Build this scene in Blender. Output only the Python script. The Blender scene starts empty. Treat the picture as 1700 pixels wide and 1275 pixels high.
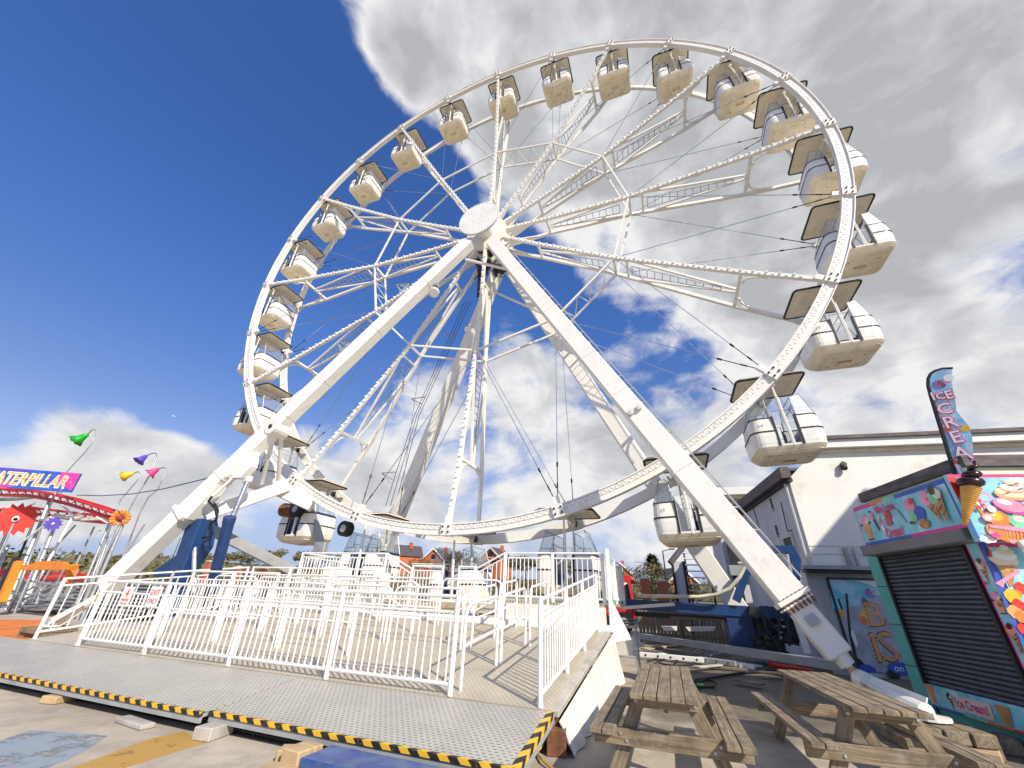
import bpy, bmesh, math, random
from mathutils import Vector as V, Matrix, Euler
random.seed(7)
PI = math.pi
D = bpy.data
scn = bpy.context.scene
COL = scn.collection

# ------------------------------------------------------------------ camera
F_PX, W_PX = 655.26, 1700.0
CAM = V((6.398, -11.551, 1.562))
YAW, PIT, ROL = math.radians(-21.269), math.radians(28.1506), math.radians(2.3837)
fw = V((math.sin(YAW)*math.cos(PIT), math.cos(YAW)*math.cos(PIT), math.sin(PIT)))
rt0 = V((math.cos(YAW), -math.sin(YAW), 0)); up0 = rt0.cross(fw)
rt = math.cos(ROL)*rt0 + math.sin(ROL)*up0
up = -math.sin(ROL)*rt0 + math.cos(ROL)*up0
cd = D.cameras.new('camera'); cam = D.objects.new('camera', cd); COL.objects.link(cam)
cd.sensor_width = 36; cd.lens = 36*F_PX/W_PX; cd.clip_start = .05; cd.clip_end = 3000
m3 = Matrix((rt, up, -fw)).transposed()
cam.matrix_world = Matrix.Translation(CAM) @ m3.to_4x4()
scn.camera = cam

def ray(px, py): return fw + rt*((px-850)/F_PX) - up*((py-637.5)/F_PX)
def at(px, py, **k):
    """point of the photograph on a plane x=, y= or z= of the place"""
    d = ray(px, py)
    for a, v in k.items():
        i = 'xyz'.index(a); t = (v-CAM[i])/d[i]
    return CAM + d*t
def onwall(px, py, p, th):
    n = V((-math.sin(th), math.cos(th), 0)); d = ray(px, py)
    return CAM + d*((V(p)-CAM).dot(n)/d.dot(n))

# ------------------------------------------------------------------ light
SUN_EL = math.radians(36.6); SUN_AZ = math.radians(127.2)     # azimuth from +Y towards +X
sdir = V((math.sin(SUN_AZ)*math.cos(SUN_EL), math.cos(SUN_AZ)*math.cos(SUN_EL), math.sin(SUN_EL)))
sl = D.lights.new('sun', 'SUN'); sl.energy = 4.6; sl.angle = math.radians(.5); sl.color = (1, .915, .77)
so = D.objects.new('sun', sl); COL.objects.link(so)
so.rotation_euler = sdir.to_track_quat('Z', 'Y').to_euler()
so.location = (30, -30, 40)
scn.view_settings.view_transform = 'Standard'; scn.view_settings.look = 'None'
scn.view_settings.exposure = 0.25; scn.view_settings.gamma = 1; scn.view_settings.use_curve_mapping = False
scn.render.engine = 'CYCLES'

# ------------------------------------------------------------------ node helper
class NT:
    def __init__(s, nt): s.t = nt; nt.nodes.clear()
    def n(s, typ, **k):
        nd = s.t.nodes.new(typ); ins = k.pop('ins', {})
        for a, v in k.items(): setattr(nd, a, v)
        for a, v in ins.items(): s.set(nd.inputs[a], v)
        return nd
    def set(s, sock, v):
        if isinstance(v, bpy.types.NodeSocket): s.t.links.new(v, sock)
        else: sock.default_value = v
    def math(s, op, a, b=0.0, c=None, clamp=False):
        nd = s.t.nodes.new('ShaderNodeMath'); nd.operation = op; nd.use_clamp = clamp
        s.set(nd.inputs[0], a); s.set(nd.inputs[1], b)
        if c is not None: s.set(nd.inputs[2], c)
        return nd.outputs[0]
    def mix(s, f, a, b, mode='MIX'):
        nd = s.t.nodes.new('ShaderNodeMix'); nd.data_type = 'RGBA'; nd.blend_type = mode
        s.set(nd.inputs[0], f); s.set(nd.inputs[6], a); s.set(nd.inputs[7], b)
        return nd.outputs[2]
    def rng(s, v, a, b, c=0.0, d=1.0, smooth=True):
        nd = s.t.nodes.new('ShaderNodeMapRange')
        nd.interpolation_type = 'SMOOTHSTEP' if smooth else 'LINEAR'
        for i, x in enumerate((v, a, b, c, d)): s.set(nd.inputs[i], x)
        return nd.outputs[0]
    def noise(s, vec, scale, detail=4, rough=.55, dist=0.0):
        nd = s.t.nodes.new('ShaderNodeTexNoise')
        if vec is not None: s.set(nd.inputs['Vector'], vec)
        nd.inputs['Scale'].default_value = scale; nd.inputs['Detail'].default_value = detail
        nd.inputs['Roughness'].default_value = rough; nd.inputs['Distortion'].default_value = dist
        return nd.outputs['Fac']
    def vmath(s, op, a, b):
        nd = s.t.nodes.new('ShaderNodeVectorMath'); nd.operation = op
        s.set(nd.inputs[0], a); s.set(nd.inputs[1], b)
        return nd.outputs[1] if op == 'DOT_PRODUCT' else nd.outputs[0]
def c4(c): return (c[0], c[1], c[2], 1)

# ------------------------------------------------------------------ world: blue sky with broken cloud
w = D.worlds.new('World'); scn.world = w; w.use_nodes = True
t = NT(w.node_tree)
sky = t.n('ShaderNodeTexSky', sky_type='NISHITA', sun_disc=False, sun_elevation=SUN_EL, sun_rotation=SUN_AZ,
          air_density=1.0, dust_density=.35, ozone_density=1.3)
hs = t.n('ShaderNodeHueSaturation', ins={'Saturation': 1.22, 'Value': 1.32, 'Color': sky.outputs[0]})
dirv = t.n('ShaderNodeTexCoord').outputs['Generated']
dirs = t.vmath('MULTIPLY', dirv, (1, 1, 1.6))
warp = t.n('ShaderNodeTexNoise', ins={'Vector': dirs, 'Scale': 3.0, 'Detail': 3.0})
dirw = t.vmath('ADD', dirs, t.vmath('MULTIPLY', t.vmath('SUBTRACT', warp.outputs['Color'], (.5, .5, .5)), (.22, .22, .22)))
na = t.noise(dirw, 3.2, 9, .56)
nb = t.noise(dirw, 9.0, 7, .6)
dens = t.math('ADD', t.math('MULTIPLY', na, .95), t.math('MULTIPLY', nb, .78))
dens = t.math('SUBTRACT', dens, .885)
# banks of cloud and gaps of clear sky: (pixel direction, inner deg, outer deg, weight)
BANKS = [((1250, 60), 12, 40, .30), ((1560, 420), 8, 34, .24), ((760, 60), 4, 14, .24), ((1050, 330), 4, 14, .18), ((610, -10), 3, 9, .34), ((660, 60), 2, 8, .22), ((700, 130), 1, 8, .24), ((830, 230), 1, 7, .20),
         ((50, 765), 4, 10, .36), ((170, 765), 3, 9, .32), ((270, 790), 3, 7, .2), ((290, 800), 3, 7, .30), ((420, 800), 2, 8, .22), ((560, 770), 2, 9, .22), ((700, 740), 3, 11, .24), ((860, 640), 2, 8, .22),
         ((930, 760), 3, 13, .30), ((460, 740), 2, 6, .14), ((1120, 790), 3, 15, .22), ((1270, 520), 2, 12, .12), ((640, 840), 2, 8, .16), ((780, 840), 2, 8, .16), ((930, 850), 2, 8, .16), ((1080, 860), 2, 8, .18), ((1400, 640), 3, 16, .12),
         ((260, 260), 17, 40, -.46), ((480, 470), 8, 19, -.30), ((540, 120), 2, 8, -.10), ((740, 500), 3, 9, -.34), ((900, 460), 2, 7, -.36), ((985, 540), 1, 5, -.28), ((1170, 380), 2, 10, .22), ((1060, 600), 1, 4, .10), ((860, 590), 1, 4, .12),
         ((1150, 590), 1, 3, -.16), ((1640, 420), 1, 5, -.20), ((1660, 250), 1, 4, -.16), ((720, 330), 2, 7, -.26), ((850, 400), 1, 5, -.2),
         ((120, 900), 2, 8, -.12), ((400, 905), 2, 7, -.1), ((350, 620), 3, 10, -.2), ((60, 600), 3, 12, -.2)]
for (p, a0, a1, wt) in BANKS:
    d = ray(*p).normalized()
    dt = t.vmath('DOT_PRODUCT', dirv, tuple(d))
    dens = t.math('ADD', dens, t.rng(dt, math.cos(math.radians(a1)), math.cos(math.radians(a0)), 0, wt))
mask = t.rng(dens, -.05, .30)
# cloud brightness: thin and sun-facing parts white, thick parts grey
dirl = t.vmath('ADD', dirw, tuple(V((sdir.x, sdir.y, sdir.z*1.6))*.10))
nl = t.noise(dirl, 3.2, 9, .56)
lit = t.math('SUBTRACT', na, nl)
thick = t.rng(dens, .10, .55)
low = t.rng(t.n('ShaderNodeSeparateXYZ', ins={0: dirv}).outputs[2], .0, .5)
shade = t.math('ADD', t.math('MULTIPLY', thick, t.math('MULTIPLY_ADD', low, .50, .20)), t.math('MULTIPLY', lit, 2.6))
shade = t.math('ADD', shade, t.math('MULTIPLY', t.math('SUBTRACT', nb, .5), -1.1), clamp=True)
cr = t.n('ShaderNodeValToRGB', ins={'Fac': shade})
e = cr.color_ramp.elements; e[0].position = .02; e[0].color = (7.6, 7.5, 7.5, 1)
e[1].position = .9; e[1].color = (4.0, 4.05, 4.2, 1)
e2 = e.new(.35); e2.color = (5.9, 5.95, 6.15, 1)
zz_ = t.n('ShaderNodeSeparateXYZ', ins={0: dirv}).outputs[2]
grad = t.mix(t.rng(zz_, .22, .62), (.95, .74, .84, 1), (.79, .86, 1.2, 1))
skyb = t.mix(1.0, hs.outputs[0], grad, 'MULTIPLY')
blue_s = t.mix(t.rng(zz_, .30, .02, 0, .92), skyb, (3.1, 4.2, 6.4, 1))
skyc = t.mix(mask, blue_s, cr.outputs[0])
bg = t.n('ShaderNodeBackground', ins={'Color': skyc, 'Strength': .1})
out = t.n('ShaderNodeOutputWorld', ins={'Surface': bg.outputs[0]})

# ------------------------------------------------------------------ materials
MATS = {}
def mat(name, col, rough=.5, metal=0.0, var=.12, vscale=3.0, bump=0.0, bscale=40.0, dirt=None, dirt_amt=.5, dscale=1.5, dlo=.5, dhi=.72,
        spec=.5, stretch=None, orand=False):
    m = D.materials.new(name); m.use_nodes = True; t = NT(m.node_tree)
    bs = t.n('ShaderNodeBsdfPrincipled'); o = t.n('ShaderNodeOutputMaterial', ins={'Surface': bs.outputs[0]})
    vec = t.n('ShaderNodeTexCoord').outputs['Object']
    if orand: vec = t.vmath('ADD', vec, t.n('ShaderNodeCombineXYZ', ins={0: t.math('MULTIPLY', t.n('ShaderNodeObjectInfo').outputs['Random'], 37.0), 1: 0.0, 2: 0.0}).outputs[0])
    if stretch: vec = t.vmath('MULTIPLY', vec, stretch)
    n1 = t.noise(vec, vscale, 5, .6)
    dk = tuple(max(0, x*(1-var*1.6)) for x in col); lt = tuple(min(1, x*(1+var)) for x in col)
    c = t.mix(t.rng(n1, .3, .7), c4(dk), c4(lt))
    if dirt is not None:
        n2 = t.noise(vec, dscale, 7, .65, .4)
        c = t.mix(t.math('MULTIPLY', t.rng(n2, dlo, dhi), dirt_amt), c, c4(dirt))
    t.set(bs.inputs['Base Color'], c)
    n3 = t.noise(vec, vscale*4, 3)
    t.set(bs.inputs['Roughness'], t.math('MULTIPLY_ADD', t.math('SUBTRACT', n3, .5), .3, rough, clamp=True))
    bs.inputs['Metallic'].default_value = metal
    bs.inputs['Specular IOR Level'].default_value = spec
    if bump:
        b = t.n('ShaderNodeBump', ins={'Strength': bump, 'Distance': .02, 'Height': t.noise(vec, bscale, 5, .6)})
        t.set(bs.inputs['Normal'], b.outputs[0])
    MATS[name] = m
    return m
white = mat('white_paint', (.80, .775, .70), .38, var=.04, vscale=1.2, dirt=(.36, .25, .14), dirt_amt=.55, dscale=1.9, dlo=.56, dhi=.82, orand=True)
white_leg = mat('white_leg_paint', (.80, .78, .71), .4, var=.04, vscale=.8, dirt=(.36, .26, .15), dirt_amt=.6, dscale=1.6, dlo=.55, dhi=.86)
rail_w = mat('white_rail_paint', (.84, .83, .79), .35, var=.03, dirt=(.42, .3, .18), dirt_amt=.5, dscale=6, dlo=.58, dhi=.8)
bulb_w = mat('white_lamp_cover', (.86, .86, .84), .25, var=.03)
strip_g = mat('lamp_strip_grey', (.70, .68, .63), .5, var=.06)
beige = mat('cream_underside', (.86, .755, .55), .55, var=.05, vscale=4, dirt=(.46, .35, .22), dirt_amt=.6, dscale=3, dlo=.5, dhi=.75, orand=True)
tubw = mat('gondola_white', (.82, .80, .74), .3, var=.04, dirt=(.5, .42, .3), dirt_amt=.4, dscale=2.6, dlo=.52, dhi=.8, orand=True)
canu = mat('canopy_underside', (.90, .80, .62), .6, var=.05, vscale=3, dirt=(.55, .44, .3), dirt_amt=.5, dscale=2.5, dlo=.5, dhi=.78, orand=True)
black = mat('black_rubber', (.012, .012, .014), .6, var=.2)
darkm = mat('dark_metal', (.045, .045, .05), .5, .4, var=.3, vscale=8)
steel = mat('bare_steel', (.55, .55, .55), .28, .9, var=.1)
galv = mat('galvanised_steel', (.42, .44, .45), .45, .5, var=.12, vscale=6)
greyp = mat('grey_paint', (.36, .37, .37), .5, var=.08, vscale=2, dirt=(.2, .18, .15), dirt_amt=.4)
blue = mat('blue_paint', (.012, .05, .17), .35, var=.12, dirt=(.03, .05, .09), dirt_amt=.5, dscale=3)
bluefade = mat('faded_blue_paint', (.015, .055, .26), .4, var=.15, dirt=(.10, .16, .25), dirt_amt=.7, dscale=2.2, dlo=.42, dhi=.62)
seatb = mat('blue_seat', (.015, .04, .14), .5)
red = mat('red_paint', (.62, .03, .025), .4, var=.1)
redf = mat('red_board', (.70, .035, .02), .5, var=.06)
orange = mat('orange_paint', (.75, .25, .02), .5, var=.1, dirt=(.45, .1, .02), dirt_amt=.4)
apron = mat('orange_rubber_mat', (.72, .21, .03), .7, var=.14, vscale=1.2, dirt=(.5, .12, .03), dirt_amt=.5, bump=.3, bscale=3)
brick = mat('red_brick', (.46, .13, .065), .8, var=.15, vscale=14, bump=.3, bscale=30)
stone = mat('pale_stone', (.55, .52, .45), .8, var=.1, vscale=6, bump=.3)
housew = mat('house_brick_orange', (.55, .15, .06), .8, var=.12, vscale=2)
roofm = mat('slate_roof', (.085, .075, .078), .7, var=.25, vscale=5, bump=.3)
fascia = mat('weathered_fascia', (.11, .085, .085), .7, var=.3, vscale=5, dirt=(.25, .21, .2), dirt_amt=.5, stretch=(1, 1, 6))
render_w = mat('white_render', (.80, .79, .75), .85, var=.035, vscale=.9, dirt=(.50, .46, .39), dirt_amt=.55, dscale=1.1, dlo=.5, dhi=.8, bump=.4, bscale=14)
cladd = mat('grey_white_cladding', (.60, .60, .63), .75, var=.07, vscale=1.2, dirt=(.3, .29, .28), dirt_amt=.5, dscale=1.6, stretch=(1, 1, .35), bump=.15)
cladd_n = mat('number_grey', (.45, .44, .42), .6)
boarding = mat('grey_boarding', (.42, .42, .42), .8, var=.12, vscale=3, stretch=(1, 1, .15), dirt=(.62, .62, .62), dirt_amt=.6, dscale=3)
teal = mat('teal_paint', (.075, .40, .37), .5, var=.08, dirt=(.03, .2, .2), dirt_amt=.4)
shutm = mat('black_shutter', (.055, .064, .085), .35, .0, var=.12, vscale=4, dirt=(.09, .09, .1), dirt_amt=.3)
boxg = mat('shutter_box_grey', (.16, .16, .17), .5, var=.1)
tarp = mat('white_tarpaulin', (.78, .76, .70), .5, var=.05, vscale=2, dirt=(.5, .45, .36), dirt_amt=.45, dscale=2.5, bump=.5, bscale=5)
rust = mat('rusty_steel', (.2, .085, .04), .85, var=.3, vscale=9)
ply = mat('plywood', (.50, .36, .2), .7, var=.15, vscale=3, stretch=(1, 8, 1))
yellowp = mat('yellow_board', (.62, .40, .07), .6, var=.15)
conc = mat('weathered_concrete', (.45, .42, .37), .85, var=.15, bump=.3)
pinkp = mat('pink_print', (.75, .05, .22), .5); purple = mat('purple_print', (.10, .06, .45), .5)
green = mat('green_print', (.02, .38, .03), .35); yel = mat('yellow_print', (.80, .50, .03), .4)
cyan = mat('sky_blue_print', (.20, .58, .68), .5, var=.15, vscale=3, dirt=(.52, .78, .82), dirt_amt=.75, dscale=2.2, dlo=.42, dhi=.66)
whitep = mat('white_print', (.84, .84, .82), .5, var=.02); bluep = mat('blue_print', (.035, .10, .48), .45)
brownp = mat('chocolate', (.035, .014, .012), .22, var=.3); tan = mat('wafer_print', (.52, .24, .07), .55, var=.2, vscale=12)
conep = mat('wafer_cone', (.72, .36, .06), .5, var=.12, vscale=6); creamp = mat('cream_print', (.80, .70, .50), .5, var=.08)
lilac = mat('lilac_print', (.30, .19, .45), .5, var=.2); peach = mat('peach_print', (.82, .36, .12), .5, var=.15)
mint = mat('mint_print', (.22, .60, .36), .5, var=.15); greyprint = mat('silver_print', (.42, .44, .50), .5, var=.15, vscale=5)
rose = mat('rose_print', (.80, .30, .45), .5, var=.15); orangep = mat('orange_print', (.80, .22, .04), .5, var=.12)
flagm = mat('flag_fabric', (.26, .52, .72), .6, var=.2, vscale=2.2, dirt=(.72, .78, .82), dirt_amt=.9, dscale=2.6, dlo=.42, dhi=.62)
magenta = mat('magenta_print', (.62, .05, .32), .5, var=.1)
hose = mat('cream_hose', (.66, .62, .48), .5)

def wood_mat(name, c1, c2, knots=True):
    m = D.materials.new(name); m.use_nodes = True; t = NT(m.node_tree)
    bs = t.n('ShaderNodeBsdfPrincipled', ins={'Roughness': .82}); t.n('ShaderNodeOutputMaterial', ins={'Surface': bs.outputs[0]})
    oi = t.n('ShaderNodeObjectInfo').outputs['Random']
    vec = t.n('ShaderNodeTexCoord').outputs['Object']
    vec = t.vmath('ADD', vec, t.n('ShaderNodeCombineXYZ', ins={0: t.math('MULTIPLY', oi, 19), 1: t.math('MULTIPLY', oi, 31), 2: 0.0}).outputs[0])
    g = t.noise(t.vmath('MULTIPLY', vec, (34, 1.6, 34)), 1.0, 6, .6, .8)
    b = t.noise(vec, 3.0, 4, .6)
    c = t.mix(t.rng(g, .34, .66), c4(c1), c4(c2))
    c = t.mix(t.math('MULTIPLY', t.rng(b, .42, .7), .75), c, c4(tuple(x*.5 for x in c1)))
    b2 = t.noise(vec, 7.0, 5, .7); c = t.mix(t.math('MULTIPLY', t.rng(b2, .52, .7), .45), c, (.33, .33, .29, 1))
    c = t.mix(t.math('MULTIPLY', oi, .3), c, c4((c2[0]*.8, c2[1]*.85, c2[2]*.9)))
    t.set(bs.inputs['Base Color'], c)
    bp = t.n('ShaderNodeBump', ins={'Strength': .5, 'Distance': .006, 'Height': g}); t.set(bs.inputs['Normal'], bp.outputs[0])
    return m
wood = wood_mat('weathered_timber', (.14, .10, .06), (.32, .25, .16))
woodnew = wood_mat('pale_timber', (.40, .29, .15), (.55, .43, .25))

def deck_mat(name, base, slot, s=(9.0, 26.0)):
    m = D.materials.new(name); m.use_nodes = True; t = NT(m.node_tree)
    bs = t.n('ShaderNodeBsdfPrincipled', ins={'Metallic': .08}); t.n('ShaderNodeOutputMaterial', ins={'Surface': bs.outputs[0]})
    vec = t.n('ShaderNodeTexCoord').outputs['Object']
    br = t.n('ShaderNodeTexBrick', ins={'Vector': vec, 'Scale': 1.0, 'Mortar Size': .02, 'Mortar Smooth': .25, 'Brick Width': .075, 'Row Height': .05,
             'Color1': (1, 1, 1, 1), 'Color2': (1, 1, 1, 1), 'Mortar': (0, 0, 0, 1)})
    br.offset = .5
    f = t.rng(br.outputs['Color'], .35, .8)
    n = t.noise(vec, 1.6, 6, .6); n2 = t.noise(vec, 18, 4)
    b = t.mix(t.rng(n, .32, .68), c4(tuple(x*.84 for x in base)), c4(base))
    b = t.mix(t.math('MULTIPLY', t.rng(n2, .5, .75), .3), b, (.30, .25, .18, 1))
    c = t.mix(t.math('MULTIPLY', f, .8), b, c4(slot))
    t.set(bs.inputs['Base Color'], c)
    t.set(bs.inputs['Roughness'], t.math('MULTIPLY_ADD', n, .3, .32))
    bp = t.n('ShaderNodeBump', ins={'Strength': .6, 'Distance': .004, 'Height': t.math('SUBTRACT', 1.0, f)}); t.set(bs.inputs['Normal'], bp.outputs[0])
    return m
ramp_m = deck_mat('perforated_ramp_plate', (.50, .48, .415), (.10, .10, .10))
deck_m = deck_mat('perforated_deck_plate', (.56, .50, .385), (.22, .19, .14))

def hazard_mat():
    m = D.materials.new('hazard_tape'); m.use_nodes = True; t = NT(m.node_tree)
    bs = t.n('ShaderNodeBsdfPrincipled', ins={'Roughness': .5}); t.n('ShaderNodeOutputMaterial', ins={'Surface': bs.outputs[0]})
    vec = t.n('ShaderNodeTexCoord').outputs['Object']
    s = t.n('ShaderNodeSeparateXYZ', ins={0: vec})
    u = t.math('ADD', t.math('SUBTRACT', s.outputs[0], s.outputs[1]), s.outputs[2])
    fr = t.math('FRACT', t.math('MULTIPLY', u, 4.6))
    f = t.math('GREATER_THAN', fr, .5)
    n = t.rng(t.noise(vec, 30, 4), .55, .7)
    c = t.mix(f, (.02, .018, .016, 1), (.78, .47, .03, 1))
    c = t.mix(t.math('MULTIPLY', n, .45), c, (.25, .2, .14, 1))
    t.set(bs.inputs['Base Color'], c); return m
hazard = hazard_mat()

def glass_mat():
    m = D.materials.new('clear_polycarbonate'); m.use_nodes = True; t = NT(m.node_tree)
    a = t.n('ShaderNodeBsdfTransparent', ins={'Color': (.93, .95, .96, 1)}); b = t.n('ShaderNodeBsdfGlossy', ins={'Color': (.9, .92, .95, 1), 'Roughness': .45})
    d = t.n('ShaderNodeBsdfDiffuse', ins={'Color': (.75, .78, .8, 1)})
    mx = t.n('ShaderNodeMixShader', ins={0: .04, 1: a.outputs[0], 2: b.outputs[0]})
    mx2 = t.n('ShaderNodeMixShader', ins={0: .07, 1: mx.outputs[0], 2: d.outputs[0]})
    t.n('ShaderNodeOutputMaterial', ins={'Surface': mx2.outputs[0]}); return m
glass = glass_mat()

def ground_mat():
    m = D.materials.new('worn_tarmac'); m.use_nodes = True; t = NT(m.node_tree)
    bs = t.n('ShaderNodeBsdfPrincipled'); t.n('ShaderNodeOutputMaterial', ins={'Surface': bs.outputs[0]})
    vec = t.n('ShaderNodeTexCoord').outputs['Object']
    a = t.noise(vec, .35, 6, .6, .5); b = t.noise(vec, 2.2, 6, .65); g = t.noise(vec, 90, 3, .7); k = t.noise(vec, .9, 5, .6, 1.0)
    c = t.mix(t.rng(a, .4, .62), (.40, .345, .275, 1), (.54, .475, .375, 1))
    c = t.mix(t.math('MULTIPLY', t.rng(b, .42, .7), .5), c, (.20, .17, .14, 1))
    c = t.mix(t.math('MULTIPLY', t.rng(g, .4, .7), .35), c, (.52, .47, .38, 1))
    # darker wet bitumen on the working side, leg and kiosk shade painted in
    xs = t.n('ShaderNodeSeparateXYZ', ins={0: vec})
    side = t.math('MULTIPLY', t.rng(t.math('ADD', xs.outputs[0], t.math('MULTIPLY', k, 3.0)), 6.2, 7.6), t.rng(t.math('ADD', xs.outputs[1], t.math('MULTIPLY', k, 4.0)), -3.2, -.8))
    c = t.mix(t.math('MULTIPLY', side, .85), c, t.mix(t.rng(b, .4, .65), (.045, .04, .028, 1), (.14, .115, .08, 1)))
    t.set(bs.inputs['Base Color'], c)
    t.set(bs.inputs['Roughness'], t.rng(b, .3, .7, .72, .95))
    bp = t.n('ShaderNodeBump', ins={'Strength': .5, 'Distance': .01, 'Height': t.math('ADD', g, t.math('MULTIPLY', b, 2.0))}); t.set(bs.inputs['Normal'], bp.outputs[0])
    return m
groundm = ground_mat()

def worn_paint(name, col, lo, hi, sc=5):
    m = D.materials.new(name); m.use_nodes = True; t = NT(m.node_tree)
    bs = t.n('ShaderNodeBsdfPrincipled', ins={'Roughness': .8}); 
    vec = t.n('ShaderNodeTexCoord').outputs['Object']
    n = t.noise(vec, sc, 7, .7); g = t.noise(vec, 90, 3, .7)
    c = t.mix(t.rng(g, .3, .7), c4(tuple(x*.75 for x in col)), c4(col))
    t.set(bs.inputs['Base Color'], c)
    tr = t.n('ShaderNodeBsdfTransparent'); f = t.rng(n, lo, hi)
    mx = t.n('ShaderNodeMixShader', ins={0: f, 1: bs.outputs[0], 2: tr.outputs[0]})
    t.n('ShaderNodeOutputMaterial', ins={'Surface': mx.outputs[0]}); return m
paint_y = worn_paint('worn_yellow_paint', (.50, .30, .07), .56, .7)
paint_b = worn_paint('worn_blue_paint', (.30, .35, .40), .48, .66, 2.5)

def leaf_mat(name, c1, c2):
    m = D.materials.new(name); m.use_nodes = True; t = NT(m.node_tree)
    bs = t.n('ShaderNodeBsdfPrincipled', ins={'Roughness': .7}); t.n('ShaderNodeOutputMaterial', ins={'Surface': bs.outputs[0]})
    vec = t.n('ShaderNodeTexCoord').outputs['Object']
    t.set(bs.inputs['Base Color'], t.mix(t.rng(t.noise(vec, .8, 4), .35, .65), c4(c1), c4(c2))); return m
leaf_br = leaf_mat('bare_hedge_twigs', (.13, .09, .045), (.20, .17, .06))
leaf_gr = leaf_mat('hedge_green', (.08, .085, .03), (.19, .15, .065))
leaf_dk = leaf_mat('conifer_green', (.012, .028, .012), (.03, .05, .02))
grassm = leaf_mat('rough_grass', (.10, .11, .04), (.19, .15, .07))
barkm = mat('bark', (.09, .065, .045), .9)

# ------------------------------------------------------------------ mesh builder
class MB:
    def __init__(s): s.v = []; s.f = []
    def add(s, vs, fs):
        o = len(s.v); s.v += [V(x) for x in vs]; s.f += [tuple(i+o for i in f) for f in fs]; return s
    def box(s, c, d, m=None, ch=0.0):
        """box of size d centred at c, turned by matrix m, with chamfer ch"""
        hx, hy, hz = d[0]/2, d[1]/2, d[2]/2; m = m or Matrix.Identity(3); c = V(c)
        if not ch:
            vs = [c+m@V((x*hx, y*hy, z*hz)) for x in (-1, 1) for y in (-1, 1) for z in (-1, 1)]
            return s.add(vs, [(0, 1, 3, 2), (4, 6, 7, 5), (0, 4, 5, 1), (2, 3, 7, 6), (0, 2, 6, 4), (1, 5, 7, 3)])
        vs = []; idx = {}
        for x in (-1, 1):
            for y in (-1, 1):
                for z in (-1, 1):
                    for k in range(3):
                        p = [x*(hx-ch), y*(hy-ch), z*(hz-ch)]; p[k] += (x, y, z)[k]*ch
                        idx[(x, y, z, k)] = len(vs); vs.append(c+m@V(p))
        fs = []
        for k in range(3):
            a, b = [i for i in range(3) if i != k]
            for sg in (-1, 1):
                q = []
                for (u, w_) in ((-1, -1), (1, -1), (1, 1), (-1, 1)):
                    t_ = [0]*3; t_[k] = sg; t_[a] = u; t_[b] = w_; q.append(idx[(*t_, k)])
                fs.append(tuple(q))
                for sg2 in (-1, 1):           # edges between face k (sg) and face a (sg2)
                    if k < a:
                        t1 = [0]*3; t1[k] = sg; t1[a] = sg2
                        p1 = t1[:]; p1[b] = -1; p2 = t1[:]; p2[b] = 1
                        fs.append((idx[(*p1, k)], idx[(*p2, k)], idx[(*p2, a)], idx[(*p1, a)]))
                    if k < b:
                        t1 = [0]*3; t1[k] = sg; t1[b] = sg2
                        p1 = t1[:]; p1[a] = -1; p2 = t1[:]; p2[a] = 1
                        fs.append((idx[(*p1, k)], idx[(*p2, k)], idx[(*p2, b)], idx[(*p1, b)]))
        for x in (-1, 1):
            for y in (-1, 1):
                for z in (-1, 1): fs.append(tuple(idx[(x, y, z, k)] for k in range(3)))
        return s.add(vs, fs)
    def beam(s, a, b, w_, h, upv=(0, 0, 1), ch=0.0):
        """box bar from a to b; h along upv, w_ across"""
        a, b = V(a), V(b); d = b-a; L = d.length; d.normalize(); u = V(upv)
        sd = d.cross(u)
        if sd.length < 1e-4: sd = d.cross(V((0, 1, 0)))
        sd.normalize(); u = sd.cross(d)
        m = Matrix((sd, d, u)).transposed()
        return s.box((a+b)/2, (w_, L, h), m, ch)
    def tube(s, a, b, r, n=6, r2=None, cap=True):
        a, b = V(a), V(b); d = (b-a).normalized(); r2 = r if r2 is None else r2
        x = d.orthogonal().normalized(); y = d.cross(x)
        vs = []
        for p, rr in ((a, r), (b, r2)):
            for i in range(n):
                an = 2*PI*i/n; vs.append(p+x*(math.cos(an)*rr)+y*(math.sin(an)*rr))
        fs = [(i, (i+1) % n, n+(i+1) % n, n+i) for i in range(n)]
        if cap: fs += [tuple(range(n))[::-1], tuple(range(n, 2*n))]
        return s.add(vs, fs)
    def path(s, pts, r, n=6, closed=False):
        pts = [V(p) for p in pts]; N = len(pts); vs = []; fs = []; prev = None
        for i, p in enumerate(pts):
            a = pts[(i-1) % N] if (closed or i > 0) else p; b = pts[(i+1) % N] if (closed or i < N-1) else p
            d = (b-a).normalized()
            if prev is None: x = d.orthogonal().normalized()
            else:
                x = prev-d*prev.dot(d)
                x = x.normalized() if x.length > 1e-5 else d.orthogonal().normalized()
            prev = x; y = d.cross(x)
            rr = r[i] if isinstance(r, (list, tuple)) else r
            for k in range(n):
                an = 2*PI*k/n; vs.append(p+x*(math.cos(an)*rr)+y*(math.sin(an)*rr))
        for i in range(N if closed else N-1):
            j = (i+1) % N
            for k in range(n): fs.append((i*n+k, i*n+(k+1) % n, j*n+(k+1) % n, j*n+k))
        if not closed: fs += [tuple(range(n))[::-1], tuple(range((N-1)*n, N*n))]
        return s.add(vs, fs)
    def loft(s, rings, cap0=True, cap1=True):
        n = len(rings[0]); vs = [p for r in rings for p in r]; fs = []
        for i in range(len(rings)-1):
            for k in range(n): fs.append((i*n+k, i*n+(k+1) % n, (i+1)*n+(k+1) % n, (i+1)*n+k))
        if cap0: fs.append(tuple(range(n))[::-1])
        if cap1: fs.append(tuple(range((len(rings)-1)*n, len(rings)*n)))
        return s.add(vs, fs)
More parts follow.
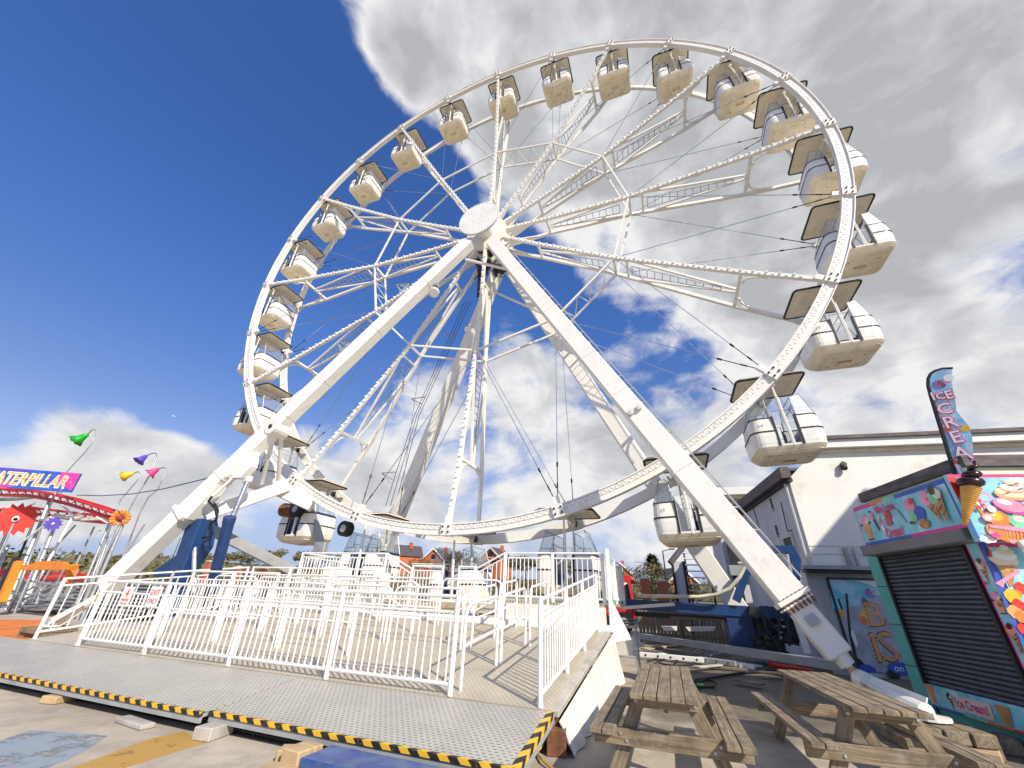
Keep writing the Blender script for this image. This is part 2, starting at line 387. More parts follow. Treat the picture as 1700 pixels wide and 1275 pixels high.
    def prism(s, poly, d):
        """polygon of 3-D points pushed along d"""
        d = V(d); return s.loft([[V(p) for p in poly], [V(p)+d for p in poly]])
    def ball(s, c, r, seg=8, rings=5, sc=(1, 1, 1)):
        c = V(c); vs = [c+V((0, 0, -r*sc[2]))]; fs = []
        for i in range(1, rings):
            a = PI*i/rings
            for k in range(seg):
                b = 2*PI*k/seg; vs.append(c+V((r*sc[0]*math.sin(a)*math.cos(b), r*sc[1]*math.sin(a)*math.sin(b), -r*sc[2]*math.cos(a))))
        vs.append(c+V((0, 0, r*sc[2]))); top = len(vs)-1
        for k in range(seg):
            fs.append((0, 1+(k+1) % seg, 1+k)); fs.append((top, top-seg+k, top-seg+(k+1) % seg))
        for i in range(rings-2):
            for k in range(seg):
                a = 1+i*seg+k; b = 1+i*seg+(k+1) % seg; fs.append((a, b, b+seg, a+seg))
        return s.add(vs, fs)
    def octa(s, c, r, d=None):
        c = V(c); return s.add([c+V(p)*r for p in ((1, 0, 0), (-1, 0, 0), (0, 1, 0), (0, -1, 0), (0, 0, 1), (0, 0, -1))],
                               [(0, 2, 4), (2, 1, 4), (1, 3, 4), (3, 0, 4), (2, 0, 5), (1, 2, 5), (3, 1, 5), (0, 3, 5)])
    def arcbox(s, r0, r1, y0, y1, a0, a1, n):
        vs = []; fs = []
        for i in range(n+1):
            a = a0+(a1-a0)*i/n; u = V((math.sin(a), 0, math.cos(a)))
            vs += [u*r0+V((0, y0, 0)), u*r1+V((0, y0, 0)), u*r1+V((0, y1, 0)), u*r0+V((0, y1, 0))]
        for i in range(n):
            for k in range(4): fs.append((i*4+k, i*4+(k+1) % 4, (i+1)*4+(k+1) % 4, (i+1)*4+k))
        fs += [(3, 2, 1, 0), (n*4, n*4+1, n*4+2, n*4+3)]
        return s.add(vs, fs)
    def mesh(s, name, smooth=False):
        me = D.meshes.new(name); me.from_pydata([tuple(v) for v in s.v], [], s.f); me.update()
        bm = bmesh.new(); bm.from_mesh(me); bmesh.ops.recalc_face_normals(bm, faces=bm.faces); bm.to_mesh(me); bm.free()
        if smooth:
            for p in me.polygons: p.use_smooth = True
        return me

INVW = {}
def wmat(o): return INVW[o.name]
def place(o, parent, world=None):
    """link o; its mesh is in world coordinates unless world (its matrix) is given"""
    COL.objects.link(o); wm = world if world is not None else Matrix.Identity(4)
    if parent is not None:
        o.parent = parent; o.matrix_parent_inverse = INVW[parent.name].inverted()
    o.matrix_basis = wm
    INVW[o.name] = wm.copy()
    return o
def part(name, mb, m, parent, smooth=False, label=None, kind=None, world=None):
    me = mb if isinstance(mb, bpy.types.Mesh) else mb.mesh(name, smooth)
    if m is not None and not me.materials: me.materials.append(m)
    o = D.objects.new(name, me); place(o, parent, world)
    if label: o['label'] = label
    if kind: o['kind'] = kind
    return o
def tag(o, label=None, cat=None, group=None, kind=None):
    for k, v in (('label', label), ('category', cat), ('group', group), ('kind', kind)):
        if v: o[k] = v
    return o
def thing(name, loc, label, cat, group=None):
    o = D.objects.new(name, None); o.empty_display_size = .2
    place(o, None, Matrix.Translation(V(loc))); return tag(o, label, cat, group)
def single(name, mb, m, label, cat, group=None, smooth=False):
    o = part(name, mb, m, None, smooth); return tag(o, label, cat, group)
def struct(name, mb, m, smooth=False):
    o = part(name, mb, m, None, smooth); o['kind'] = 'structure'; return o
def T(*a): return Matrix.Translation(V(a if len(a) > 1 else a[0]))
def dup_tree(o, world, label=None, group=None, parent=None):
    c = o.copy(); COL.objects.link(c)
    if parent is None:
        c.matrix_basis = world; INVW[c.name] = world.copy()
    else:
        c.parent = parent
    if label: c['label'] = label
    if group: c['group'] = group
    for ch in list(KIDS.get(o.name, [])): 
        cc = dup_tree(ch, None, parent=c); KIDS.setdefault(c.name, []).append(cc)
    return c
KIDS = {}
def kids(o):
    KIDS[o.name] = [x for x in D.objects if x.parent == o]
    for x in KIDS[o.name]: kids(x)

def text(name, s, size, m, o, u, v, parent, depth=.004, align='LEFT', shear=0.0, sx=1.0, off=0.0, kindlabel=None):
    """lettering as a thin solid: o origin, u reading direction, v up"""
    cu = D.curves.new(name, 'FONT'); cu.body = s; cu.size = size; cu.extrude = depth; cu.align_x = align; cu.shear = shear; cu.offset = off
    cu.resolution_u = 2
    ob = D.objects.new(name+'_tmp', cu); COL.objects.link(ob)
    dg = bpy.context.evaluated_depsgraph_get(); me = D.meshes.new_from_object(ob.evaluated_get(dg))
    D.objects.remove(ob); D.curves.remove(cu)
    u = V(u).normalized(); v = V(v).normalized(); n = u.cross(v)
    me.transform(T(V(o)) @ Matrix((u, v, n)).transposed().to_4x4() @ Matrix.Diagonal((sx, 1, 1, 1)))
    me.name = name; me.materials.clear(); me.materials.append(m)
    return part(name, me, m, parent)

# ================================================================== SETTING
g = MB(); n = 24
g.add([(-700, -700, 0), (700, -700, 0), (700, 700, 0), (-700, 700, 0)], [(0, 1, 2, 3)])
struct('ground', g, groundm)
g = MB(); y4 = [at(*p, z=.004) for p in [(60, 1330), (205, 1275), (340, 1233), (306, 1214), (250, 1226), (117, 1275), (-30, 1340)]]
g.prism(y4, (0, 0, -.003)); struct('yellow_ground_marking', g, paint_y)
g = MB(); b4 = [at(*p, z=.004) for p in [(-20, 1236), (50, 1212), (110, 1216), (178, 1221), (150, 1240), (110, 1262), (40, 1290), (-40, 1300)]]
g.prism(b4, (0, 0, -.003)); struct('blue_ground_marking', g, paint_b)

# rising ground behind the fairground
def hillside():
    g = MB(); na_, nr = 72, 14; rnd = random.Random(3)
    for j in range(nr):
        for i in range(na_+1):
            a = math.radians(-95+170*i/na_); r = [38, 46, 56, 68, 82, 96, 112, 130, 150, 175, 210, 260, 330, 420][j]
            h = {0: -.3}.get(j, None)
            if h is None:
                k = min(1, (r-38)/112); h = 6.6*k**1.1*(1+.10*math.sin(a*9+r*.02)+.05*math.sin(a*23))
            g.v.append(V((6.4+math.sin(a)*r, -11.5+math.cos(a)*r, h)))
    for j in range(nr-1):
        for i in range(na_):
            a = j*(na_+1)+i; g.f.append((a, a+1, a+na_+2, a+na_+1))
    struct('hillside', g, grassm, True)
hillside()
def hill_h(x, y):
    r = math.hypot(x-6.4, y+11.5); a = math.atan2(x-6.4, y+11.5)
    k = max(0, min(1, (r-38)/112)); return 6.6*k**1.1*(1+.10*math.sin(a*9+r*.02)+.05*math.sin(a*23))

# ================================================================== FERRIS WHEEL
HUB = V((0, 0, 17.18)); RW = 14.0; GAP = 2.25; PH = -2.87574
ang = lambda k: PH+math.radians(15*k)
wheel = thing('ferris_wheel', HUB+V((0, 1.1, 0)), 'giant white ferris wheel with spoked rim and lamp strips standing over the boarding deck', 'ferris wheel')
def RM(k): return T(HUB) @ Matrix.Rotation(ang(k), 4, 'Y')
S15 = math.radians(15)
# rim segments
fr = MB(); fr.arcbox(RW-.26, RW+.02, -.06, .10, 0.004, S15-.004, 6); fr.arcbox(RW-.30, RW-.26, -.10, .12, 0.004, S15-.004, 6); fr.arcbox(RW+.02, RW+.05, -.11, .12, .004, S15-.004, 6)
fr_me = fr.mesh('rim_segment'); fr_me.materials.append(white)
bs_ = MB(); bs_.arcbox(RW-.25, RW-.115, -.075, -.062, .006, S15-.006, 6); strip_me = bs_.mesh('lamp_strip'); strip_me.materials.append(strip_g)
bl = MB()
for i in range(17):
    for j in (0, 1):
        a = S15*(i+.5+.42*j)/17.6; rr = RW-.215+.066*j; u = V((math.sin(a), 0, math.cos(a)))
        bl.tube(u*rr+V((0, -.072, 0)), u*rr+V((0, -.086, 0)), .036, 6, .03)
bulb_me = bl.mesh('lamp_covers'); bulb_me.materials.append(bulb_w)
rr_ = MB(); rr_.arcbox(RW-.28, RW+.02, GAP-.10, GAP+.06, .004, S15-.004, 6); rr_.arcbox(RW+.02, RW+.05, GAP-.12, GAP+.1, .004, S15-.004, 6)
rr_me = rr_.mesh('rear_rim_segment'); rr_me.materials.append(white)
def joint(y0):
    bk = MB(); bk.box((0, y0, RW-.12), (.34, .30, .36)); bk.box((0, y0, RW-.42), (.18, .14, .26))
    me = bk.mesh('rim_joint'); me.materials.append(white); return me
bk_me, bk2_me = joint(0), joint(GAP)
bt = MB()
for x in (-.1, .1):
    for z in (-.04, -.2): bt.tube((x, -.01, RW+z), (x, -.19, RW+z), .03, 6)
bt_me = bt.mesh('joint_bolt'); bt_me.materials.append(darkm)
for k in range(24):
    s_ = part('rim_segment', fr_me, None, wheel, world=RM(k))
    part('lamp_strip', strip_me, None, s_, world=RM(k)); part('lamp_cover', bulb_me, None, s_, kind='stuff', world=RM(k))
    part('rear_rim_segment', rr_me, None, wheel, world=RM(k))
    j_ = part('rim_joint', bk_me, None, wheel, world=RM(k)); part('rim_joint', bk2_me, None, wheel, world=RM(k)); part('joint_bolt', bt_me, None, j_, kind='stuff', world=RM(k))
# spokes (built along +z, measured: chords pinch together at r 6.8)
NODE = 6.75
def spoke_meshes():
    fc = MB(); c = .075
    F = [(.9, .62), (3.0, .70), (NODE, .72), (11.45, .31), (RW-.2, .02)]; Rr = [(.9, 1.62), (3.0, 1.55), (NODE, 1.66), (11.45, 2.16), (RW-.2, GAP)]
    for L in (F, Rr):
        for (r0, y0), (r1, y1) in zip(L[:-1], L[1:]): fc.beam((0, y0, r0), (0, y1, r1), .13, .13, (1, 0, 0))
    cf = MB()                                   # cross bars with rounded gussets
    for r_, ya, yb, wd in ((11.45, .31, 2.16, .11), (NODE, .72, 1.66, .10), (NODE+.55, .69, 1.72, .08), (3.0, .70, 1.55, .10)):
        cf.beam((0, ya, r_), (0, yb, r_), wd, wd, (1, 0, 0))
    for (yy, sg) in ((.31, 1), (2.16, -1)):       # curved corners beyond the outer bar
        pts = [(0, yy+sg*.06, 12.25)]+[(0, yy+sg*(.06+.45*(1-math.cos(a))), 12.25-.72*math.sin(a)) for a in (.3, .6, .9, 1.2, PI/2)]
        cf.path(pts, .045, 5)
    for (a, b) in (((0, 1.2, 11.4), (0, .70, 7.5)), ((0, 1.36, 11.4), (0, 1.76, 7.5)), ((0, .72, 6.6), (0, 1.08, 3.1)), ((0, 1.62, 6.6), (0, 1.2, 3.1))):
        cf.beam(a, b, .075, .075, (1, 0, 0))
    for yy, sg in ((.62, 1), (1.62, -1)): cf.prism([(-.03, yy, 1.0), (-.03, yy+sg*.28, 1.0), (-.03, yy+sg*.1, 2.6), (-.03, yy, 2.6)], (.06, 0, 0))
    ld = MB()
    for r0, r1, yl0, yr0, yl1, yr1 in ((7.5, 10.9, .98, 1.5, 1.20, 1.36), (3.3, 6.3, 1.08, 1.26, .96, 1.40)):
        ld.tube((.03, yl0, r0), (.03, yl1, r1), .018, 4); ld.tube((.03, yr0, r0), (.03, yr1, r1), .018, 4)
        m_ = int((r1-r0)/.3)
        for i in range(m_+1):
            f = i/m_; ld.tube((.03, yl0+(yl1-yl0)*f, r0+(r1-r0)*f), (.03, yr0+(yr1-yr0)*f, r0+(r1-r0)*f), .016, 4)
    bb = MB(); N = 62
    for i in range(N):
        r_ = 1.6+(RW-.9-1.6)*i/(N-1)
        for (r0, y0), (r1, y1) in zip(F[:-1], F[1:]):
            if r0 <= r_ <= r1:
                y = y0+(y1-y0)*(r_-r0)/(r1-r0); bb.tube((.035*(1 if i % 2 else -1), y-.062, r_), (.035*(1 if i % 2 else -1), y-.13, r_), .055, 5, .03)
    return fc, cf, ld, bb
fc, cf, ld, bb = spoke_meshes()
ms = [x.mesh(nm) for x, nm in ((fc, 'spoke'), (cf, 'cross_frame'), (ld, 'ladder'), (bb, 'lamp_cover'))]
for me, mm in zip(ms, (white, white, galv, bulb_w)): me.materials.append(mm)
for k in range(1, 24, 2):
    s_ = part('spoke', ms[0], None, wheel, world=RM(k)); part('cross_frame', ms[1], None, s_, world=RM(k))
    part('ladder', ms[2], None, s_, world=RM(k)); part('spoke_lamp', ms[3], None, s_, kind='stuff', world=RM(k))
# tie rods between neighbouring spokes at the node ring, some latticed
def ring_pt(a, y, r=NODE): return HUB+V((math.sin(a)*r, y, math.cos(a)*r))
for i, k in enumerate(range(1, 24, 2)):
    a0, a1 = ang(k), ang(k+2); b_ = MB()
    for y in (.72, 1.66): b_.beam(ring_pt(a0, y), ring_pt(a1, y), .075, .075)
    br_ = part('tie_brace', b_, white, wheel)
    if k in (3, 11, 19):
        l_ = MB(); N = 8
        for q in range(N):
            f0, f1 = q/N, (q+1)/N; A = ring_pt(a0, .72).lerp(ring_pt(a1, .72), f0); B = ring_pt(a0, 1.66).lerp(ring_pt(a1, 1.66), f1)
            A2 = ring_pt(a0, 1.66).lerp(ring_pt(a1, 1.66), f0); B2 = ring_pt(a0, .72).lerp(ring_pt(a1, .72), f1)
            l_.tube(A, B, .02, 4) if q % 2 else l_.tube(A2, B2, .02, 4)
        part('lattice', l_, white, br_)
# tension cables from every second rim joint back to the neighbouring spokes
for k in range(0, 24, 2):
    for dk in (-1, 1):
        for y0, y1 in ((.0, .72), (GAP, 1.66)):
            A = HUB+V((math.sin(ang(k))*(RW-.3), y0, math.cos(ang(k))*(RW-.3))); B = ring_pt(ang(k+dk), y1)
            c_ = MB(); c_.tube(A, B, .013, 4); ca = part('cable', c_, steel, wheel)
            tb = MB(); d = (B-A).normalized()
            tb.tube(A+d*.1, A+d*1.2, .015, 5); tb.tube(A+d*1.2, A+d*1.34, .032, 6); tb.tube(A+d*.5, A+d*.68, .024, 6)
            part('turnbuckle', tb, darkm, ca)
# hub
h = MB(); cyl = lambda y0, y1, r0, r1, n=28: h.tube(HUB+V((0, y0, 0)), HUB+V((0, y1, 0)), r0, n, r1)
cyl(-.2, 2.5, .42, .42); cyl(.55, .70, 1.05, 1.05, 24); cyl(1.55, 1.70, 1.05, 1.05, 24)
part('hub_axle', h, white, wheel)
h = MB(); h.tube(HUB+V((0, -.34, 0)), HUB+V((0, -.26, 0)), 1.02, 40); disc = part('hub_disc', h, strip_g, wheel)
h = MB(); h.tube(HUB+V((0, -.352, 0)), HUB+V((0, -.33, 0)), 1.0, 40)
for rr in [i*.083 for i in range(1, 13)]:
    m_ = max(6, int(2*PI*rr/.088))
    for i in range(m_):
        a = 2*PI*i/m_; p = HUB+V((math.sin(a)*rr, -.35, math.cos(a)*rr)); h.tube(p, p+V((0, -.035, 0)), .03, 5, .018)
part('hub_lamp', h, bulb_w, disc, kind='stuff')

# ================================================================== GONDOLAS
def rr_loop(hx, hy, r, z, n=4):
    pts = []
    for cx, cy, a0 in ((hx-r, hy-r, 0), (-hx+r, hy-r, PI/2), (-hx+r, -hy+r, PI), (hx-r, -hy+r, 1.5*PI)):
        for i in range(n+1):
            a = a0+PI/2*i/n; pts.append(V((cx+r*math.cos(a), cy+r*math.sin(a), z)))
    return pts
def shell_loop(sg, z, s, x_in=.27, hx=.88, hy=.72, r=.26, th=.06):
    o = []
    o.append((-x_in, -hy)); 
    for i in range(6):
        a = PI*1.5-PI/2*i/5; o.append((-hx+r+r*math.cos(a), -hy+r+r*math.sin(a)))
    for i in range(6):
        a = PI-PI/2*i/5; o.append((-hx+r+r*math.cos(a), hy-r+r*math.sin(a)))
    o.append((-x_in, hy))
    inn = [(-x_in, hy-th)]
    for i in range(6):
        a = PI/2+PI/2*i/5; inn.append((-hx+r+(r-th)*math.cos(a), hy-r+(r-th)*math.sin(a)))
    for i in range(6):
        a = PI+PI/2*i/5; inn.append((-hx+r+(r-th)*math.cos(a), -hy+r+(r-th)*math.sin(a)))
    inn.append((-x_in, -hy+th))
    L = [V((max(x, -hx)*(s if abs(x) > x_in+.01 else 1), y*s, z)) for x, y in o+inn]
    return [V((-p.x*-sg if sg < 0 else -p.x, p.y, p.z)) if False else V((p.x*(1 if sg < 0 else -1), p.y, p.z)) for p in L]
root = thing('gondola', (0, 0, 0), 'x', 'gondola')
def gpart(nm, mb, m, par=root, smooth=False, kind=None): return part(nm, mb, m, par, smooth, kind=kind)
b = MB(); b.loft([rr_loop(.86, .74, .12, .12), rr_loop(.88, .76, .13, .165), rr_loop(.80, .68, .12, .215), rr_loop(.5, .4, .1, .235)])
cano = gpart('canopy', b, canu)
b = MB()
for i, (hx, hy, z) in enumerate(((.88, .76, .13),)):
    L = rr_loop(hx, hy, .13, z, 4); b.path(L, .034, 6, True)
gpart('canopy_edge', b, black, cano)
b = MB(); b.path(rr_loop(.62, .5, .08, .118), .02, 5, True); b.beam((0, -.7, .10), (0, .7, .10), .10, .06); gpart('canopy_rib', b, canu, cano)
b = MB(); b.loft([rr_loop(.83, .71, .12, .218), rr_loop(.52, .42, .1, .245)]); gpart('canopy_top', b, tubw, cano)
b = MB()
b.tube((0, -1.05, 0), (0, 1.05, 0), .05, 8); b.box((0, 0, .05), (.16, .9, .12))
for y in (-.66, .66):
    b.tube((0, y*.95, 0), (.02, y, -.9), .032, 6); b.tube((.02, y, -.5), (.05, y*1.02, -1.95), .045, 6)
    b.box((0, y*.95, -.02), (.16, .08, .22))
gpart('hanger', b, white)
for y in (-1, 1):
    b = MB(); b.box((0, y, 0), (.14, .12, .2)); b.tube((0, y*.95, .0), (0, y*.80, 0), .09, 8); gpart('bearing', b, darkm)
# floor and underside
b = MB(); b.loft([rr_loop(.62, .52, .14, -2.14), rr_loop(.68, .57, .16, -2.11), rr_loop(.80, .66, .2, -1.99), rr_loop(.845, .70, .22, -1.93)])
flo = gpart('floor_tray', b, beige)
b = MB(); b.loft([rr_loop(.845, .70, .22, -1.93), rr_loop(.85, .705, .22, -1.88)]); gpart('sill', b, tubw, flo)
b = MB(); b.loft([rr_loop(.46, .34, .06, -2.165), rr_loop(.48, .36, .06, -2.14)]); b.path(rr_loop(.54, .43, .08, -2.142), .012, 5, True); b.path(rr_loop(.74, .61, .15, -2.045), .012, 5, True)
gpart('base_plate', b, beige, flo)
b = MB(); b.path([(-.16, .06, -2.17), (-.08, .03, -2.17), (0, .05, -2.17), (.08, .03, -2.17), (.16, .06, -2.17), (.14, 0, -2.17), (.16, -.06, -2.17), (.08, -.03, -2.17), (0, -.05, -2.17), (-.08, -.03, -2.17), (-.16, -.06, -2.17), (-.14, 0, -2.17)], .012, 4, True)
gpart('emblem', b, tan, flo)
b = MB()
for x in (-.38, .38, -.66, .66):
    for y in (-.28, .28, ): b.tube((x, y*(1 if abs(x) < .5 else 1.5), -2.17 if abs(x) < .5 else -2.06), (x, y*(1 if abs(x) < .5 else 1.5), -2.1 if abs(x) < .5 else -2.0), .022, 6)
gpart('bolt', b, darkm, flo)
for sg in (-1, 1):
    b = MB(); b.loft([shell_loop(sg, z, s) for z, s in ((-1.93, .955), (-1.82, .985), (-1.62, 1.0), (-1.5, .995), (-1.3, .975), (-1.10, .945))])
    sh = gpart('seat_shell', b, tubw)
    b = MB(); b.loft([shell_loop(sg, z, 1.008, th=.02) for z in (-1.515, -1.475)]); gpart('shell_stripe', b, black, sh)
    b = MB(); b.loft([shell_loop(sg, z, .958, th=.075) for z in (-1.11, -1.08)]); gpart('shell_edge', b, darkm, sh)
    b = MB(); b.box((sg*.56, 0, -1.72), (.46, 1.2, .34), None, .03); gpart('seat', b, seatb)
    b = MB(); b.box((sg*.79, 0, -1.3), (.07, 1.05, .55), None, .02); gpart('backrest', b, seatb)
    for y in (-.68, .68):
        b = MB(); b.box((sg*.275, y, -1.5), (.05, .1, .85)); gpart('door_seal', b, black)
    # windscreen hoops and panes
    b = MB(); p_in = [(sg*.30, y, -1.08) for y in (-.66, .66)]
    for y in (-1, 1):
        b.path([(sg*.31, y*.66, -1.1), (sg*.33, y*.62, -.52), (sg*.58, y*.56, -.42), (sg*.80, y*.56, -1.1)], .013, 5)
        b.tube((sg*.31, y*.66, -1.1), (sg*.31, y*.65, -.8), .028, 6)
    for x, y, z in ((.33, .62, -.52), (.58, .56, -.42)): b.tube((sg*x, -y, z), (sg*x, y, z), .012, 5)
    b.tube((sg*.31, -.66, -.82), (sg*.31, .66, -.82), .012, 4); b.tube((sg*.80, -.56, -1.08), (sg*.80, .56, -1.08), .012, 4)
    b.path([(sg*.36, -.5, -1.1), (sg*.36, -.5, -.92), (sg*.72, -.5, -.92), (sg*.72, -.5, -1.1)], .011, 4)
    ws = gpart('windscreen_frame', b, galv)
    b = MB()
    for y in (-1, 1): b.prism([(sg*.33, y*.655, -1.09), (sg*.345, y*.62, -.54), (sg*.575, y*.565, -.44), (sg*.785, y*.575, -1.09)], (0, .008*y, 0))
    b.prism([(sg*.80, -.55, -1.08), (sg*.80, .55, -1.08), (sg*.59, .54, -.43), (sg*.59, -.54, -.43)], (.008*sg, 0, 0))
    gpart('windscreen_pane', b, glass, ws)
for y in (-.69, .69):
    b = MB(); b.path([(-.24, y, -1.88), (-.24, y, -.92), (.24, y, -.92), (.24, y, -1.88)], .013, 5); b.tube((.0, y, -1.88), (0, y, -.915), .01, 4)
    b.tube((-.245, y, -1.3), (.245, y, -1.3), .01, 4); gpart('gate', b, galv)
kids(root)
ORD = ['', 'first', 'second', 'third', 'fourth', 'fifth', 'sixth', 'seventh', 'eighth', 'ninth', 'tenth', 'eleventh']
GL = {11: 'gondola at the very top of the wheel, beneath the upright spoke', 23: 'gondola at the lowest point of the wheel, in the dip of the platform'}
EXTRA = {12: 'its beige underside showing', 13: 'hanging just under the crest of the rim', 14: 'under the cloudy sky', 15: 'tipped underside facing the deck', 16: 'with its seats seen beside the rim',
         17: 'crossed by the rim', 18: 'widest to the right of the rim', 19: 'with its canopy high above the seats', 20: 'over the corner of the white building', 21: 'beside the slanting right leg', 22: 'standing behind the raised right railing',
         10: 'against the deep blue sky', 9: 'at the tip of a spoke', 8: 'between two spokes on the upper left', 7: 'beside a laddered spoke', 6: 'high on the left', 5: 'at the far left spoke tip', 4: 'on the left edge of the wheel', 3: 'its white shell lapping over the rim',
         2: 'low on the left above the long leg', 1: 'half hidden behind the left leg', 0: 'hanging dark and shaded over the left platform'}
rnd = random.Random(11)
for k in range(24):
    d = (k-11) % 24
    if k in GL: lab = GL[k]
    elif k > 11: lab = f'{ORD[k-11]} gondola clockwise from the topmost, {EXTRA[k]}'
    else: lab = f'{ORD[11-k]} gondola anticlockwise from the topmost, {EXTRA[k]}'
    wm = T(HUB+V((math.sin(ang(k))*(RW-.1), GAP/2, math.cos(ang(k))*(RW-.1)))) @ Matrix.Rotation(math.radians(rnd.uniform(-2.5, 2.5)), 4, 'Y')
    if k == 0: 
        root.matrix_basis = wm; INVW[root.name] = Matrix.Identity(4); gd = root; root['label'] = lab; root['group'] = 'gondolas hanging round the wheel'
    else: gd = dup_tree(root, wm, lab, 'gondolas hanging round the wheel')
    if k in (20, 21, 19):
        num = {20: '14', 21: '13', 19: '15'}[k]; sh_ = gd
        o = text('number', num, .13, strip_g if False else cladd_n, (-.66, -.722, -1.34), (1, 0, 0), (0, .1, 1), None)
        INVW[o.name] = Matrix.Identity(4); o.parent = gd; o.matrix_parent_inverse = Matrix.Identity(4)

# ================================================================== SUPPORT FRAME
frame = thing('support_frame', (0, .5, 0), 'white A-frame of four long box legs, rams and gear carrying the wheel', 'support frame')
LT = at(778, 404, y=-.55); LB = at(176, 978, y=-3.3)
RT = at(818, 404, y=-.55); RB = at(1394, 1088, y=-2.1)
def leg(a, b, w_, h_, sp, m=white_leg, low=0):
    """box leg from a to b with a collar at the share sp of its length, thicker below"""
    a, b = V(a), V(b); d = (b-a).normalized(); c = a.lerp(b, sp)
    L = MB(); L.beam(a, c, h_, w_, d.cross(V((0, 1, 0))), .03); o = part('leg', L, m, frame)
    e_ = b-d*low if low else b
    L = MB(); L.beam(c-d*.06, e_, h_*1.02, w_*1.03, d.cross(V((0, 1, 0))), .03); part('leg_section', L, m, o)
    if low: L = MB(); L.beam(e_-d*.05, b, h_*.8, w_*.80, d.cross(V((0, 1, 0))), .025); part('leg_section', L, m, o)
    return o, d, c
lr, dr, cr_ = leg(RT, RB, .52, .42, .665, low=.95)
ll, dl, cl_ = leg(LT, LB, .56, .44, .846)
for A_, B_, d_, o_, w_, h_ in ((RT, RB, dr, lr, .52, .42), (LT, LB, dl, ll, .56, .44)):
    for f in (.17, .34, .50, .60, .76):
        c_ = A_.lerp(B_, f); b = MB(); k_ = 1.0 if f < .65 else 1.035; b.beam(c_-d_*.012, c_+d_*.012, h_*k_+.012, w_*k_+.012, d_.cross(V((0, 1, 0)))); part('weld_seam', b, strip_g, o_)
# pins and seams on the right leg
side_r = dr.cross(V((0, 1, 0))).normalized(); side_l = dl.cross(V((0, 1, 0))).normalized()
for q in (-.13, .13):
    b = MB(); p = cr_-dr*.35+side_r*q+V((0, -.23, 0)); b.tube(p, p+V((0, -.09, 0)), .085, 12); b.tube(p+V((0, -.09, 0)), p+V((0, -.1, 0)), .04, 8)
    part('pin', b, strip_g, lr)
# cable tray and rungs along the leg's outer edge
b = MB()
sgn = 1 if side_r.z > 0 else -1
for off in (.30, .42):
    b.beam(RT.lerp(RB, .08)+side_r*sgn*off+V((0, .1, 0)), RT.lerp(RB, .93)+side_r*sgn*off+V((0, .1, 0)), .04, .03)
for i in range(26):
    p = RT.lerp(RB, .09+.84*i/25); b.beam(p+side_r*sgn*.26+V((0, .1, 0)), p+side_r*sgn*.44+V((0, .1, 0))+dr*.1, .03, .03)
part('cable_tray', b, greyp, lr)
# flange near the foot, square socket, screw jack and foot
fp = RB-dr*.95
b = MB(); b.beam(fp-dr*.04, fp+dr*.04, .54, .62, side_r, .01); b.beam(fp+dr*.07, fp+dr*.11, .50, .58, side_r, .01)
fl = part('flange', b, white_leg, lr)
b = MB()
for i in range(7):
    p = fp+side_r*(-.25+.083*i)+V((0, -.235, 0)); b.tube(p-dr*.08, p+dr*.17, .02, 6)
part('flange_bolt', b, rust, fl, kind='stuff')
b = MB(); b.beam(RB-dr*.66+V((0, -.2, 0)), RB-dr*.50+V((0, -.2, 0)), .10, .17, side_r); part('lug', b, greyp, lr)
def foot(B, d, end, par):
    j = MB(); j.tube(B, B+d*.15, .14, 14, .125); j.tube(B+d*.15, B+d*.34, .06, 10); jk = part('screw_jack', j, white_leg, par)
    r_ = MB(); r_.tube(B+d*.18, B+d*.36, .07, 10); part('jack_thread', r_, ply, jk)
    q = B+d*.34; e_ = (end-q).normalized(); c = MB(); c.tube(q, q+e_*.2, .13, 14, .14); c.tube(q+e_*.2, end, .07, 12, .12)
    for a in range(4):
        u = e_.orthogonal(); u.rotate(Matrix.Rotation(a*PI/2+.4, 3, e_)); u.normalize()
        c.prism([q+e_*.2+u*.06, q+e_*.2+u*.12, end+u*.19, end+u*.1], e_.cross(u)*.02)
    c.tube(end-V((0, 0, .02)), end-V((0, 0, .06)), .24, 16); part('jack_foot', c, white_leg, par)
RF = at(1538, 1184, z=.36); foot(RB, dr, RF, lr)
LF = at(96, 1034, z=.34); LF = V((LB.x-1.25, LB.y-.25, .34)); foot(LB, dl, LF, ll)
for (F, nm) in ((RF, 'right'), (LF, 'left')):
    for lv in range(2):
        for q in (-1, 0, 1):
            b = MB(); b.box((0, 0, 0), (.25, 1.0, .14), None, .012)
            wm = T(F.x+(q*.26 if lv else 0), F.y+(0 if lv else q*.26), .07+.14*lv) @ Matrix.Rotation(.12+(0 if lv else PI/2), 4, 'Z')
            o = part('packing_timber', b, wood, None, world=wm)
            tag(o, 'weathered packing timber under the %s leg foot, %s of the %s layer' % (nm, (('nearest the camera', 'middle one', 'farthest back') if not lv else ('left one', 'middle one', 'right one'))[q+1], ('bottom', 'top')[lv]), 'timber', 'timbers stacked under the leg feet')
